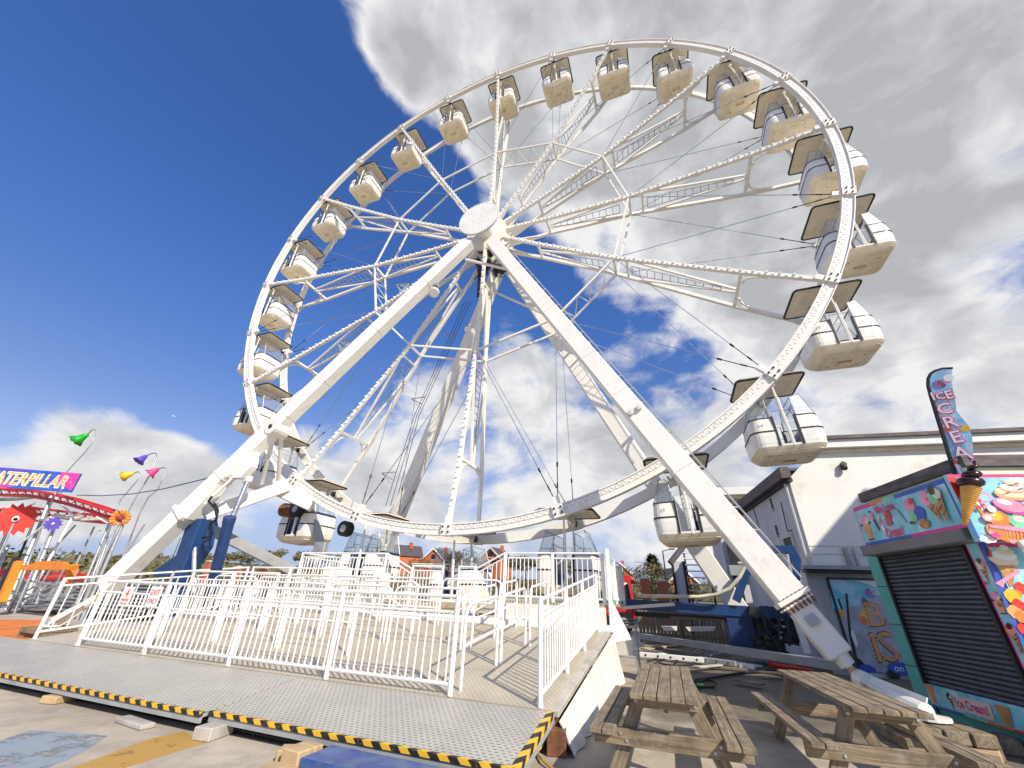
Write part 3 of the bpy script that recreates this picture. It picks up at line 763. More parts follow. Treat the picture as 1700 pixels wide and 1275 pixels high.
# lamps and brackets on the left leg
def flood(p, d, par):
    b = MB(); b.tube(p, p+d*.05, .15, 12, .2); b.tube(p+d*.05, p+d*.22, .2, 12, .2); f_ = part('flood_lamp', b, strip_g, par)
    b = MB(); b.tube(p+d*.221, p+d*.235, .185, 12); part('lamp_glass', b, bulb_w, f_)
    b = MB(); b.tube(p+V((0, 0, .32)), p+d*.1, .03, 6); b.box(p+V((0, 0, .32)), (.2, .2, .1)); part('lamp_arm', b, greyp, f_)
flood(at(722, 484, y=-1.0), V((.2, -.5, -.8)).normalized(), ll); 
for (px, py) in ((672, 478), (573, 576)):
    p = at(px, py, y=-1.3); b = MB(); q = p+side_l*(.55 if side_l.z > 0 else -.55)
    for dd in (-.25, .25): b.tube(p+dl*dd, q, .03, 5); b.tube(p+dl*dd+V((0, .3, 0)), q, .03, 5)
    b.tube(p-dl*.25, p+dl*.25, .03, 5); part('bracket', b, galv, ll)
# bolted collar and seat block low on the left leg
p0 = LT.lerp(LB, .846)
b = MB(); b.beam(p0-dl*.07, p0+dl*.07, .56, .72, side_l, .02); fl = part('flange', b, white_leg, ll)
sl_ = side_l if side_l.z < 0 else -side_l
K1 = at(322, 846, y=-2.7); K2 = at(436, 772, y=-2.4)
for g_, t_ in (([p0-dl*.1+sl_*.2, p0-dl*.1+sl_*.46, p0-dl*.9+sl_*.40, p0-dl*1.6+sl_*.2], .36), ([p0-dl*1.5+sl_*.2, p0-dl*1.8+sl_*.42, p0-dl*2.3+sl_*.42, p0-dl*2.7+sl_*.2], .30)):
    b = MB(); b.prism([q_+V((0, -t_/2, 0)) for q_ in g_], (0, t_, 0)); part('gusset', b, white_leg, ll)
b = MB(); b.tube(p0-dl*.7+sl_*.5+V((0, -.12, 0)), p0-dl*1.7+sl_*.52+V((0, -.12, 0)), .045, 10); part('catch_ram', b, rail_w, ll)
pv = LT.lerp(LB, .632)
b = MB(); b.tube(pv+V((0, -.30, 0))+sl_*.16, pv+V((0, .30, 0))+sl_*.16, .26, 16); pj_ = part('pivot_boss', b, white_leg, ll)
b = MB(); b.tube(pv+V((0, -.32, 0))+sl_*.16, pv+V((0, -.30, 0))+sl_*.16, .08, 10); part('pivot_pin', b, darkm, pj_)
b = MB(); b.prism([pv+dl*.9+sl_*.2+V((0, -.12, 0)), pv+dl*1.3+sl_*.75+V((0, -.12, 0)), pv+dl*1.75+sl_*.78+V((0, -.12, 0)), pv+dl*2.1+sl_*.2+V((0, -.12, 0))], (0, .24, 0)); part('ram_bracket', b, white_leg, ll)
b = MB(); b.tube(pv+V((0, -.1, 0))+sl_*.2, at(434, 803, y=-1.3), .07, 8); b.tube(pv+V((0, .15, 0))+sl_*.2, at(462, 798, y=-1.0), .07, 8); part('hanger_bar', b, white_leg, ll)
# white arm from the collar inwards to the wheel side, and its grey brace
A1 = at(338, 855, y=-2.5); A2 = at(478, 806, y=-.6)
b = MB(); b.beam(A1, A2, .3, .42, (0, 0, 1), .02); part('arm', b, white_leg, frame)
b = MB(); b.beam(at(415, 790, y=-1.2), at(520, 838, y=.1), .4, .5, (0, 0, 1), .02); part('arm', b, white_leg, frame)
b = MB(); b.beam(at(348, 878, y=-1.6), at(486, 948, y=1.2), .24, .34, (0, 0, 1), .02); part('brace', b, greyp, frame)
# raising rams: chrome rod in a blue barrel, and the blue cranked arm with its post
h0 = at(413, 796, y=-2.6); h1 = at(381, 862, y=-2.9); h2 = at(349, 985, y=-2.2); h2 = h1+(h2-h1)*((h1.z-.15)/(h1.z-h2.z))
b = MB(); b.tube(h0, h1+(h2-h1)*.1, .075, 14); rod = part('ram_rod', b, steel, frame)
b = MB(); b.tube(h1, h2, .155, 16); b.tube(h1+(h1-h2)*.02, h1+(h2-h1)*.03, .17, 16); part('ram_barrel', b, blue, frame)
b = MB(); b.box(h0, (.22, .16, .22), None, .04); part('ram_clevis', b, white_leg, rod)
w1 = at(334, 862, y=-2.7)
b = MB()
pts = [(312, 862), (344, 862), (336, 905), (310, 944), (262, 962), (252, 950), (292, 922), (300, 900)]
q = [at(*p, y=-2.7) for p in pts]; b.prism(q, (0, .35, 0)); part('cranked_arm', b, blue, frame)
pt_ = at(337, 862, y=-2.95); b = MB(); b.beam(pt_, (pt_.x+.1, pt_.y, .1), .28, .28, (1, 0, 0), .02); part('blue_post', b, blue, frame)
b = MB(); b.tube(at(323, 904, y=-2.95), at(321, 985, y=-2.95), .06, 8); part('small_ram', b, galv, frame)
for i, pp in enumerate((((352, 824), (346, 832), (357, 844), (360, 860), (352, 868), (345, 878)), ((356, 836), (362, 848), (358, 866), (360, 872)), ((354, 884), (348, 892), (336, 892)))):
    b = MB(); b.path([at(*p, y=-2.95+.05*i) for p in pp], .035, 6); part('hydraulic_hose', b, black, frame)
# drive unit gripping the rim low on the left: motor and tyres
m0 = at(482, 846, y=.5)
b = MB(); b.tube(m0+V((-.35, 0, 0)), m0+V((.3, 0, -.08)), .26, 14); mt_ = part('drive_motor', b, rust, frame)
b = MB(); b.box(m0+V((.5, 0, .05)), (.5, .5, .35), None, .04); part('gearbox', b, darkm, mt_)
for (px, py) in ((494, 846), (574, 878)):
    p = at(px, py, y=.3); b = MB(); b.tube(p+V((0, -.14, 0)), p+V((0, .14, 0)), .26, 16); ty = part('drive_tyre', b, black, frame)
    b = MB(); b.tube(p+V((0, -.15, 0)), p+V((0, -.13, 0)), .13, 12); part('wheel_hub', b, galv, ty)
b = MB(); b.beam(at(516, 838, y=.6), at(532, 902, y=.8), .22, .2, (1, 0, 0)); part('drive_post', b, greyp, frame)
b = MB(); b.box(at(530, 918, y=.2), (.5, .2, .7), None, .02); part('control_box', b, galv, frame)
# rear legs
BT = V((-.25, 2.9, 17.1)); BLb = at(624, 946, y=5.2); BRt = V((.25, 2.9, 17.1)); BRb = at(1218, 1000, y=5.2)
BLb = BT+(BLb-BT)*((BT.z-.25)/(BT.z-BLb.z)); BRb = BRt+(BRb-BRt)*((BRt.z-.25)/(BRt.z-BRb.z))
lb, db, cb = leg(BT, BLb, .58, .5, .62); lb2, db2, cb2 = leg(BRt, BRb, .58, .5, .62)
for (px, py) in ((757, 558), (703, 665), (655, 790)):
    p = at(px, py, y=4.0); b = MB()
    for dd in (-.2, .2): b.tube(p+db*dd, p+V((-.7, -.1, .15)), .03, 5)
    b.tube(p+db*.4, p-V((.7, .1, -.15)), .02, 4); part('bracket', b, galv, lb)
flood(at(778, 548, y=3.3), V((.3, -.8, -.4)).normalized(), lb); 
for i in range(3):
    b = MB(); b.tube(at(772+i*5, 500, y=3), at(688+i*4, 690, y=3.9), .014, 4); b.tube(at(688+i*4, 690, y=3.9), at(640+i*8, 840, y=4.9), .014, 4); part('control_cable', b, darkm, lb)
bb_ = at(632, 830, y=4.7)
b = MB(); b.tube(at(672, 818, y=4.6), at(640, 858, y=4.9), .07, 8); part('strut', b, white_leg, lb)
# cross pipe and hanging electrics below the hub
b = MB(); b.tube(at(773, 431, y=-.5), at(850, 449, y=-.2), .06, 8); part('cross_pipe', b, white_leg, frame)
b = MB(); b.tube(at(820, 484, y=2.6), at(955, 545, y=2.9), .06, 8); part('cross_pipe', b, white_leg, frame)
el = MB(); rnd = random.Random(5)
for i in range(26):
    p = at(rnd.uniform(794, 836), rnd.uniform(402, 452), y=rnd.uniform(.9, 2.0)); el.box(p, (rnd.uniform(.1, .34), .25, rnd.uniform(.1, .42)), Matrix.Rotation(rnd.uniform(-.5, .5), 3, 'Y'))
for i in range(14):
    p = at(rnd.uniform(792, 838), rnd.uniform(405, 450), y=1.0); q = p+V((rnd.uniform(-.5, .5), .1, rnd.uniform(-.9, .2))); el.path([p, (p+q)/2+V((rnd.uniform(-.3, .3), 0, -.2)), q], .028, 5)
part('slip_ring_gear', el, darkm, frame, kind='stuff')
b = MB(); b.tube(at(799, 452, y=1.2), at(797, 492, y=1.2), .16, 10); part('slip_ring_tail', b, darkm, frame)
# guy lines: pale ropes of the left leg
for pp in (((452, 712), (345, 800)), ((470, 690), (330, 830))):
    pass
b = MB(); b.tube(at(478, 660, y=-2.0), at(352, 792, y=-2.8), .014, 4); b.tube(at(366, 778, y=-2.75), at(352, 792, y=-2.8), .04, 6); part('stay_rope', b, hose, ll)
# ================================================================== BOARDING DECK
SL = .118; DY0 = -5.77; DZ0 = .38
dz = lambda y: DZ0+SL*(y-DY0)
deck = thing('boarding_deck', (0, -3.5, 0), 'sloping grey perforated metal deck with a ramp edged in black and yellow tape', 'deck')
XL, XR, YB = -6.6, 4.86, -1.02
xs = [XL+(XR-XL)*i/6 for i in range(7)]; ys = [-5.80+(YB+5.80)*j/4 for j in range(5)]
for i in range(6):
    for j in range(4):
        b = MB(); x0, x1, y0, y1 = xs[i]+.006, xs[i+1]-.006, ys[j]+.006, ys[j+1]-.006
        b.loft([[V((x0, y0, dz(y0)-.05)), V((x1, y0, dz(y0)-.05)), V((x1, y1, dz(y1)-.05)), V((x0, y1, dz(y1)-.05))], [V((x0, y0, dz(y0))), V((x1, y0, dz(y0))), V((x1, y1, dz(y1))), V((x0, y1, dz(y1)))]])
        part('deck_plate', b, deck_m, deck)
# ramp plates, each with its taped edge
FY = -7.1; FZ = .195
rx = [-10.2, -6.45, -4.15, -2.28, .96, 4.86]
def rampz(y): return FZ+(y-FY)/(-5.82-FY)*(DZ0-.01-FZ)
for i in range(len(rx)-1):
    x0, x1 = rx[i]+.008, rx[i+1]-.008; fy = FY-(.10 if i < 4 else 0)-(.05 if i < 2 else 0)
    b = MB(); b.loft([[V((x0, fy, FZ-.04)), V((x1, fy, FZ-.04)), V((x1, -5.83, DZ0-.06)), V((x0, -5.83, DZ0-.06))], [V((x0, fy, FZ)), V((x1, fy, FZ)), V((x1, -5.83, DZ0-.012)), V((x0, -5.83, DZ0-.012))]])
    o = part('ramp_plate', b, ramp_m, deck)
    b = MB(); b.beam((x0, fy-.012, FZ-.005), (x1, fy-.012, FZ-.002), .04, .044); b.beam((x0, fy+.036, FZ+.004), (x1, fy+.036, FZ+.004), .055, .006); part('hazard_tape', b, hazard, o)
    b = MB(); b.beam((x0, fy-.0, FZ-.062), (x1, fy-.0, FZ-.062), .03, .055); part('edge_channel', b, greyp, o)
b = MB(); b.beam((4.835, FY, FZ+.006), (4.835, -5.83, DZ0-.004), .075, .006); b.beam((4.868, FY, FZ-.02), (4.868, -5.83, DZ0-.03), .012, .055); part('hazard_tape', b, hazard, deck)
b = MB(); b.beam((4.866, FY, FZ-.08), (4.866, -5.83, DZ0-.08), .02, .055); part('edge_channel', b, greyp, deck)
b = MB(); b.beam((XR, -5.8, DZ0-.03), (XR, YB, dz(YB)-.03), .12, .07, ch=.008); part('edge_board', b, conc, deck)
# black mesh skirt in the gap under the ramp edge
b = MB()
for x0, x1 in ((-6.2, -2.3), (-2.2, .9), (1.0, 4.7)):
    N = int((x1-x0)/.06)
    for i in range(N+1): b.box((x0+(x1-x0)*i/N, -6.98, .07), (.012, .012, .135))
    for z in (.012, .045, .08, .11, .135): b.box(((x0+x1)/2, -6.98, z), (x1-x0, .014, .012))
part('mesh_skirt', b, black, deck, kind='stuff')
b = MB(); b.box((-1, -6.3, .05), (11.4, .06, .1)); part('under_beam', b, black, deck)
# blocks under the ramp edge
def block(px, py, d, rz, lab, m=ply, z=None, n=0):
    p = at(px, py, z=0.0); b = MB(); b.box((0, 0, d[2]/2), d, None, .01)
    o = part('packing_block', b, m, None, world=T(p.x, p.y, .002+.001*n) @ Matrix.Rotation(rz, 4, 'Z')); tag(o, lab, 'wooden block')
block(95, 1166, (.26, .28, .09), .2, 'small wooden block wedged under the left end of the taped ramp edge', ply)
block(222, 1204, (.62, .16, .05), -.1, 'flat plank lying on the tarmac along the shaded ramp edge', conc)
block(352, 1224, (.24, .34, .12), .15, 'grey wooden block propping the seam between two ramp plates', conc)
block(474, 1262, (.16, .2, .10), .5, 'small pale wooden block beside the blue box under the ramp', ply, n=1)
block(497, 1272, (.24, .30, .15), -.1, 'plywood packing block standing at the left end of the blue box', ply, n=2)
block(462, 1284, (.34, .2, .05), .3, 'broken pale board lying on the tarmac at the bottom edge', ply, n=3)
# blue box under the ramp
bx = MB(); p1_, p2_ = at(512, 1252, z=.17), at(556, 1237, z=.17); bx.box(((p1_.x+4.55)/2, (p1_.y+p2_.y)/2-.05, .085), (4.55-p1_.x, .42, .17), None, .012)
o = single('equipment_box', bx, bluefade, 'faded blue metal box lying on the tarmac under the ramp edge', 'box')
# white tarpaulin skirt on the right side of the deck
sk = MB(); N = 26
rows = []
for j in range(9):
    f = j/8; r_ = []
    for i in range(N+1):
        y = -5.86+(YB+.1+5.86)*i/N; zt = dz(y)-.07; z = zt*(1-f)+.01*f
        x = 4.95+.16*f+.03*math.sin(i*1.9+j*.5)*f+.02*math.sin(i*4.1+j)*f
        r_.append(V((x, y+.05*f*math.sin(i*.8), z)))
    rows.append(r_)
for r_ in rows: sk.v += r_
for j in range(8):
    for i in range(N): a = j*(N+1)+i; sk.f.append((a, a+1, a+N+2, a+N+1))
n0 = len(sk.v); sk.v += [v+V((-.012, 0, 0)) for v in sk.v]; sk.f += [tuple(i+n0 for i in f)[::-1] for f in sk.f]
single('tarpaulin_skirt', sk, tarp, 'creased white tarpaulin hung down the right side of the boarding deck', 'tarpaulin', smooth=True)
sk = MB(); q = [V((5.0, -.75, 1.2)), V((5.35, -.55, .05)), V((4.9, -.9, .05))]
sk.prism([at(1008, 982, y=-.85), at(1043, 1050, y=-.6), at(1048, 1062, y=-.6), at(1018, 1066, y=-.85)], (0, .03, 0))
single('tarpaulin_flap', sk, tarp, 'triangular white tarpaulin flap stretched behind the tall white end post', 'tarpaulin')

# ------------------------------------------------------------------ railings
tube_cache = {}
def unit_post(h, r, n=8):
    k = (round(h, 3), r, n)
    if k not in tube_cache:
        b = MB(); b.tube((0, 0, 0), (0, 0, h), r, n); me = b.mesh('baluster'); me.materials.append(rail_w); tube_cache[k] = me
    return tube_cache[k]
def railing(p0, p1, lab, group, nb, hs=(.12, .94, 1.14), posts=(1, 1), pr=.034, hp=1.16, gate=False):
    p0, p1 = V(p0), V(p1); rt_ = thing('railing_panel', p0, lab, 'railing', group)
    d = (p1-p0)
    for i, e_ in enumerate((p0, p1)):
        if posts[i]: part('post', unit_post(hp, pr, 10), None, rt_, world=T(e_))
    i0, i1 = p0+d.normalized()*.05, p1-d.normalized()*.05
    for h in hs:
        b = MB(); b.tube(p0.lerp(p1, .012)+V((0, 0, h)), p1.lerp(p0, .012)+V((0, 0, h)), .024 if h != hs[1] else .019, 8); part('rail', b, rail_w, rt_)
    me = unit_post(hs[1]-hs[0], .0125, 6)
    for i in range(nb):
        part('baluster', me, None, rt_, world=T(p0.lerp(p1, (i+.7)/(nb+.4))+V((0, 0, hs[0]))))
    return rt_
fx = [-4.8, -2.77, -.62, 1.41, 3.46]
FL = ['leftmost white railing panel on the deck front, wearing the two small red signs', 'white railing panel on the deck front, second from the signs end',
      'white railing panel on the deck front, third from the signs end', 'white railing panel on the deck front beside the right entrance gap']
for i in range(4): railing((fx[i], DY0, DZ0), (fx[i+1], DY0, DZ0), FL[i], 'white railing panels along the deck front', 16, posts=(1, 1 if i == 3 else 0), pr=.036)
sy = [-5.75, -4.32, -2.91, -1.2]
SLB = ['white side railing panel nearest the camera on the deck right edge', 'white side railing panel in the middle of the deck right edge', 'farthest white side railing panel on the deck right edge by the tall post']
for i in range(3): railing((4.68, sy[i], dz(sy[i])), (4.68, sy[i+1], dz(sy[i+1])), SLB[i], 'white railing panels along the deck right side', 11 if i < 2 else 13, posts=(1, 1 if i == 2 else 0))
SLL = ['white side railing panel at the front left corner of the deck', 'white side railing panel farther back on the deck left edge']
for i, (a, b_) in enumerate(((-5.72, -3.5), (-3.5, -1.3))): railing((-6.46, a, dz(a)), (-6.46, b_, dz(b_)), SLL[i], 'white railing panels along the deck left side', 8, posts=(1, 1), hs=(.12, 1.0, 1.14))
# two small red and white signs on the leftmost panel
def sign(px, py, w_, h_, lines, lab):
    o_ = at(px, py, y=DY0-.045); r_ = thing('notice_sign', o_, lab, 'sign')
    b = MB(); b.box(o_, (w_, .008, h_)); part('sign_plate', b, whitep, r_)
    for s_, sz, dzv in lines: text('lettering', s_, sz, redf, o_+V((0, -.006, dzv)), (1, 0, 0), (0, 0, 1), r_, .002, 'CENTER', sx=.9)
sign(210, 990, .30, .34, (('4', .24, -.02), ('PERSONS', .06, -.08), ('PER CAR', .05, -.14)), 'small white sign with a red 4 on the leftmost front railing')
sign(256, 990, .34, .34, (('EXIT', .14, .02), ('ONLY', .12, -.12)), 'small white sign reading EXIT ONLY in red on the leftmost front railing')
for i in range(3):
    railing((-6.4+1.62*i, -1.16, dz(-1.16)), (-4.82+1.62*i, -1.16, dz(-1.16)), ('white rear deck railing panel at the back left corner', 'white rear deck railing panel, second from the back left corner', 'white rear deck railing panel, third from the back left corner')[i], 'white railing panels along the deck rear', 13)
for i in range(2):
    railing((-6.3+1.62*i, -3.05, dz(-3.05)), (-4.74+1.62*i, -3.05, dz(-3.05)), ('white barred railing panel across the left half of the queue, outer one', 'white barred railing panel across the left half of the queue, inner one')[i], 'white barred panels among the queue rows', 13)
# queue barriers: rounded hoops with a middle rail
def barrier_mesh(L, slope):
    pts = [(0, 0, 0), (0, 0, .86), (.03, 0, .95), (.12, 0, 1.0), (L-.12, 0, 1.0+0), (L-.03, 0, .95), (L, 0, .86), (L, 0, 0)]
    sh = lambda p: (p[0], p[1], p[2]+slope*p[0])
    b = MB(); b.path([sh(p) for p in pts], .024, 8); c = MB(); c.tube(sh((0, 0, .5)), sh((L, 0, .5)), .02, 8)
    a1, a2 = b.mesh('hoop'), c.mesh('middle_rail'); a1.materials.append(rail_w); a2.materials.append(rail_w); return a1, a2
B2 = {}
def barrier(x, y, L, rz, lab, group):
    sl = SL if rz else 0.0
    if (L, sl) not in B2: B2[(L, sl)] = barrier_mesh(L, sl)
    wm = T(x, y, dz(y)) @ Matrix.Rotation(rz, 4, 'Z'); 
    r_ = thing('queue_barrier', (x, y, dz(y)), lab, 'barrier', group)
    for me, nm in zip(B2[(L, sl)], ('hoop', 'middle_rail')): part(nm, me, None, r_, world=wm)
rowspec = [(-4.62, -6.0, 4, 'front'), (-3.58, -4.3, 4, 'second'), (-2.60, -6.0, 4, 'third'), (-1.62, -4.3, 4, 'last')]
nth = ['leftmost', 'second', 'third', 'rightmost']
for (y, x0, n_, nm) in rowspec:
    for i in range(n_):
        L = 1.62; barrier(x0+i*1.72, y, L, 0, f'white hoop barrier, {nth[i]} of the {nm} queue row behind the front railing' if nm != 'front' else f'white hoop barrier, {nth[i]} of the queue row closest behind the front railing', 'hoop barriers in the queue rows')
for i, (x, y, L) in enumerate(((3.5, -5.55, 1.25), (3.56, -4.25, 1.25), (3.62, -2.9, 1.3), (2.72, -3.62, 1.1), (2.78, -2.45, 1.1))):
    barrier(x, y, L, PI/2, ['white hoop barrier of the right entrance lane, nearest the camera', 'white hoop barrier of the right entrance lane, second from the camera', 'white hoop barrier of the right entrance lane, farthest back', 'white hoop barrier of the inner lane row, nearer one', 'white hoop barrier of the inner lane row, farther one'][i], 'hoop barriers of the right entrance lane')

# ================================================================== LOADING PLATFORM
plat = thing('loading_platform', (0, .9, .9), 'raised white loading platform with side decks and steps under the wheel', 'platform')
def slab(x0, x1, zt, y0=-.98, y1=3.3, nm='side_deck'):
    b = MB(); b.box(((x0+x1)/2, (y0+y1)/2, zt-.03), (x1-x0, y1-y0, .06)); o = part(nm, b, deck_m, plat)
    b = MB(); b.box(((x0+x1)/2, y0-.02, (zt-.06+.55)/2), (x1-x0-.01, .04, zt-.06-.55)); part('fascia', b, tarp, o); return o
slab(-5.4, -1.55, 1.42); slab(-.62, 1.6, 1.13, nm='centre_deck'); slab(2.3, 4.84, 1.45)
for x0, x1, z0, z1 in ((-1.55, -.62, 1.42, 1.13), (1.6, 2.3, 1.13, 1.45)):
    for i in range(2):
        f0, f1 = i/2, (i+1)/2; z = z0+(z1-z0)*(f0+f1)/2; b = MB(); b.box((x0+(x1-x0)*(f0+f1)/2, 1.1, z-.04), ((x1-x0)/2-.01, 4.0, .08)); part('step', b, deck_m, plat)
    b = MB(); b.box(((x0+x1)/2, -.99, .82), (x1-x0-.02, .04, .5)); part('fascia', b, tarp, plat)
b = MB(); b.box((-.3, -1.06, .985), (10.6, .08, .13)); part('kerb_board', b, rail_w, plat)
def prail(p0, p1, lab, nb, **k): return railing(p0, p1, lab, 'white railings round the raised loading platform', nb, hs=(.1, .98, 1.1), pr=.03, hp=1.12, **k)
prail((-4.72, -.93, 1.42), (-3.1, -.93, 1.42), 'white platform railing over the left deck, outer panel', 13)
prail((-3.08, -.93, 1.42), (-1.5, -.93, 1.42), 'white platform railing over the left deck, inner panel by the steps', 13)
prail((-1.47, -.93, 1.42), (-.55, -.93, 1.02), 'white stair railing sloping down from the left platform deck', 6)
prail((-.52, -.93, 1.1), (.45, -.93, 1.1), 'low white gate panel in the middle dip of the platform, left leaf', 9)
prail((.95, -.93, 1.1), (1.42, -.93, 1.1), 'low white gate panel in the middle dip of the platform, right leaf', 4)
prail((1.45, -.93, 1.05), (2.26, -.93, 1.45), 'white stair railing sloping up to the right platform deck', 6)
prail((2.3, -.93, 1.45), (3.55, -.93, 1.45), 'white platform railing over the right deck, inner panel by the steps', 11)
prail((3.58, -.93, 1.45), (4.8, -.93, 1.45), 'white platform railing over the right deck, outer panel', 9)
prail((4.82, -.93, 1.45), (4.82, 1.2, 1.45), 'white platform railing running back along the right end, front panel', 12)
prail((4.82, 1.25, 1.45), (4.82, 3.2, 1.45), 'white platform railing running back along the right end, rear panel', 12)
prail((-4.75, -.9, 1.42), (-4.75, 1.2, 1.42), 'white platform railing running back along the left end', 12)
prail((-4.7, 3.25, 1.42), (-1.6, 3.25, 1.42), 'white rear railing behind the left platform deck', 22)
prail((2.3, 3.25, 1.45), (4.8, 3.25, 1.45), 'white rear railing behind the right platform deck', 18)
# tall white end post boxed in boards
b = MB(); b.box((4.95, -1.0, 1.65), (.09, .12, 2.0), None, .012); ep = single('end_post', b, rail_w, 'tall white boxed post at the right end of the platform', 'post')
# white cabinets and panels on the platform behind the railings
for i, (x, y, sx_, h_, lab) in enumerate(((-4.0, .0, .8, .75, 'white cabinet standing on the left platform deck, outer one'), (-2.3, -.2, .7, .62, 'white cabinet standing on the left platform deck, inner one'))):
    r_ = thing('control_cabinet', (x, y, 1.42), lab, 'cabinet'); b = MB(); b.box((x, y, 1.42+h_/2), (sx_, .5, h_), None, .02); part('cabinet_body', b, rail_w, r_)
    b = MB(); b.box((x, y-.258, 1.42+h_/2), (sx_*.84, .012, h_*.84)); part('cabinet_door', b, tarp, r_)
    b = MB(); b.box((x+sx_*.3, y-.275, 1.42+h_/2), (.03, .02, .12)); part('handle', b, darkm, r_)

# ================================================================== PICNIC TABLES
plank_cache = {}
def plank(name, a, b_, w_, h, upv, m, par, ch=.006):
    """timber from a to b; its own mesh axes run along the grain"""
    a, b_ = V(a), V(b_); d = b_-a; L = d.length; d.normalize(); sd = d.cross(V(upv)).normalized(); u = sd.cross(d)
    key = (round(L, 3), w_, h, ch)
    if key not in plank_cache:
        q = MB(); q.box((0, 0, 0), (w_, L, h), None, ch); plank_cache[key] = q.mesh(name)
    me = plank_cache[key]
    if m.name not in [x.name for x in me.materials if x]:
        me = me.copy() if me.materials else me; me.materials.clear(); me.materials.append(m)
        plank_cache[(key, m.name)] = me
    rot = Matrix((sd, d, u)).transposed().to_4x4()
    return part(name, me, None, par, world=T((a+b_)/2) @ rot)
def picnic(x, y, rz, lab, L=2.3):
    r_ = thing('picnic_table', (x, y, 0), lab, 'picnic table', 'timber picnic tables')
    M = T(x, y, 0) @ Matrix.Rotation(rz, 4, 'Z'); X = lambda *p: M @ V(p); rn = random.Random(int(x*10))
    for i in range(5):
        xx = -.256+.128*i; e_ = rn.uniform(-.012, .012); plank('top_plank', X(xx, -L/2+e_, .735+rn.uniform(-.003, .003)), X(xx, L/2+e_, .735), .119, .045, (0, 0, 1), wood, r_)
    for sg in (-1, 1):
        for i in (0, 1):
            xx = sg*(.545+.124*i); e_ = rn.uniform(-.012, .012); plank('seat_plank', X(xx, -L/2+e_, .435), X(xx, L/2+e_, .435), .115, .045, (0, 0, 1), wood, r_)
    for sy_ in (-1, 1):
        yy = sy_*(L/2-.32)
        plank('seat_beam', X(-.72, yy-sy_*-.05, .36), X(.72, yy+sy_*.05, .36), .045, .14, (0, 0, 1), wood, r_)
        plank('top_beam', X(-.30, yy+sy_*.05, .665), X(.30, yy+sy_*.05, .665), .045, .09, (0, 0, 1), wood, r_)
        for sg in (-1, 1):
            lg = plank('leg', X(sg*.24, yy, .70), X(sg*.56, yy, .02), .13, .045, tuple(M.to_3x3() @ V((0, 1, 0))), wood, r_)
            b = MB()
            for q in ((.40, .335), (.455, .385), (.28, .665)): p = X(sg*q[0], yy+sy_*.075, q[1]); b.tube(p, p+(M.to_3x3() @ V((0, sy_*.008, 0))), .014, 8)
            part('bolt_heads', b, galv, lg, kind='stuff')
    for sy_ in (-1, 1): plank('stay', X(0, sy_*(L/2-.36), .60), X(0, sy_*.18, .685), .045, .07, (0, 0, 1), wood, r_)
    return r_
picnic(6.13, -5.42, math.radians(1), 'weathered picnic table standing beside the white tarpaulin skirt')
picnic(8.03, -4.78, math.radians(4), 'weathered picnic table turned beside the leg foot near the ice cream kiosk', 2.45)

# ================================================================== ICE CREAM KIOSK
K0 = V((10.04, -1.45, 0)); KTH = math.radians(-79)
ku = V((math.cos(KTH), math.sin(KTH), 0)); kn = V((math.sin(KTH), -math.cos(KTH), 0))
def K(s, off, z): return K0+ku*s+kn*off+V((0, 0, z))
def kbox(mb, s0, s1, o0, o1, z0, z1, ch=0):
    return mb.box(K((s0+s1)/2, (o0+o1)/2, (z0+z1)/2), (abs(s1-s0), abs(o1-o0), abs(z1-z0)), Matrix((ku, -kn, V((0, 0, 1)))).transposed(), ch)
kiosk = thing('ice_cream_kiosk', K(1.2, -1.6, 0), 'teal ice cream kiosk with a closed black shutter and bright printed signs', 'kiosk')
b = MB(); kbox(b, -.10, 2.36, -.02, -3.4, .12, 3.40); body = part('wall', b, teal, kiosk)
b = MB(); kbox(b, -.12, .20, .0, .06, .10, 2.46, .01); cp = part('corner_post', b, teal, kiosk)
for z in (.75, 1.35, 1.95): b = MB(); kbox(b, -.125, .205, .0, .064, z, z+.014); part('post_joint', b, darkm, cp)
for s0_ in (.20, 2.06): b = MB(); kbox(b, s0_, s0_+.05, -.02, .07, .54, 2.46); part('shutter_guide', b, black, kiosk)
sl_b = MB(); pr = [(0, -.0305), (.014, -.024), (.026, -.006), (.024, .012), (.010, .026), (0, .030)]
sl_b.loft([[K(s_, .01+p, q_)-K(s_*0, 0, 0) if False else ku*s_+kn*(.01+p)+V((0, 0, q_)) for p, q_ in pr] for s_ in (0.25, 2.06)])
sl_me = sl_b.mesh('shutter_slat'); sl_me.materials.append(shutm)
for i in range(30):
    part('shutter_slat', sl_me, None, kiosk, world=T(K0+V((0, 0, .575+.0635*i))))
b = MB(); kbox(b, .20, 2.52, .0, .30, 2.45, 2.63, .015); part('shutter_box', b, boxg, kiosk)
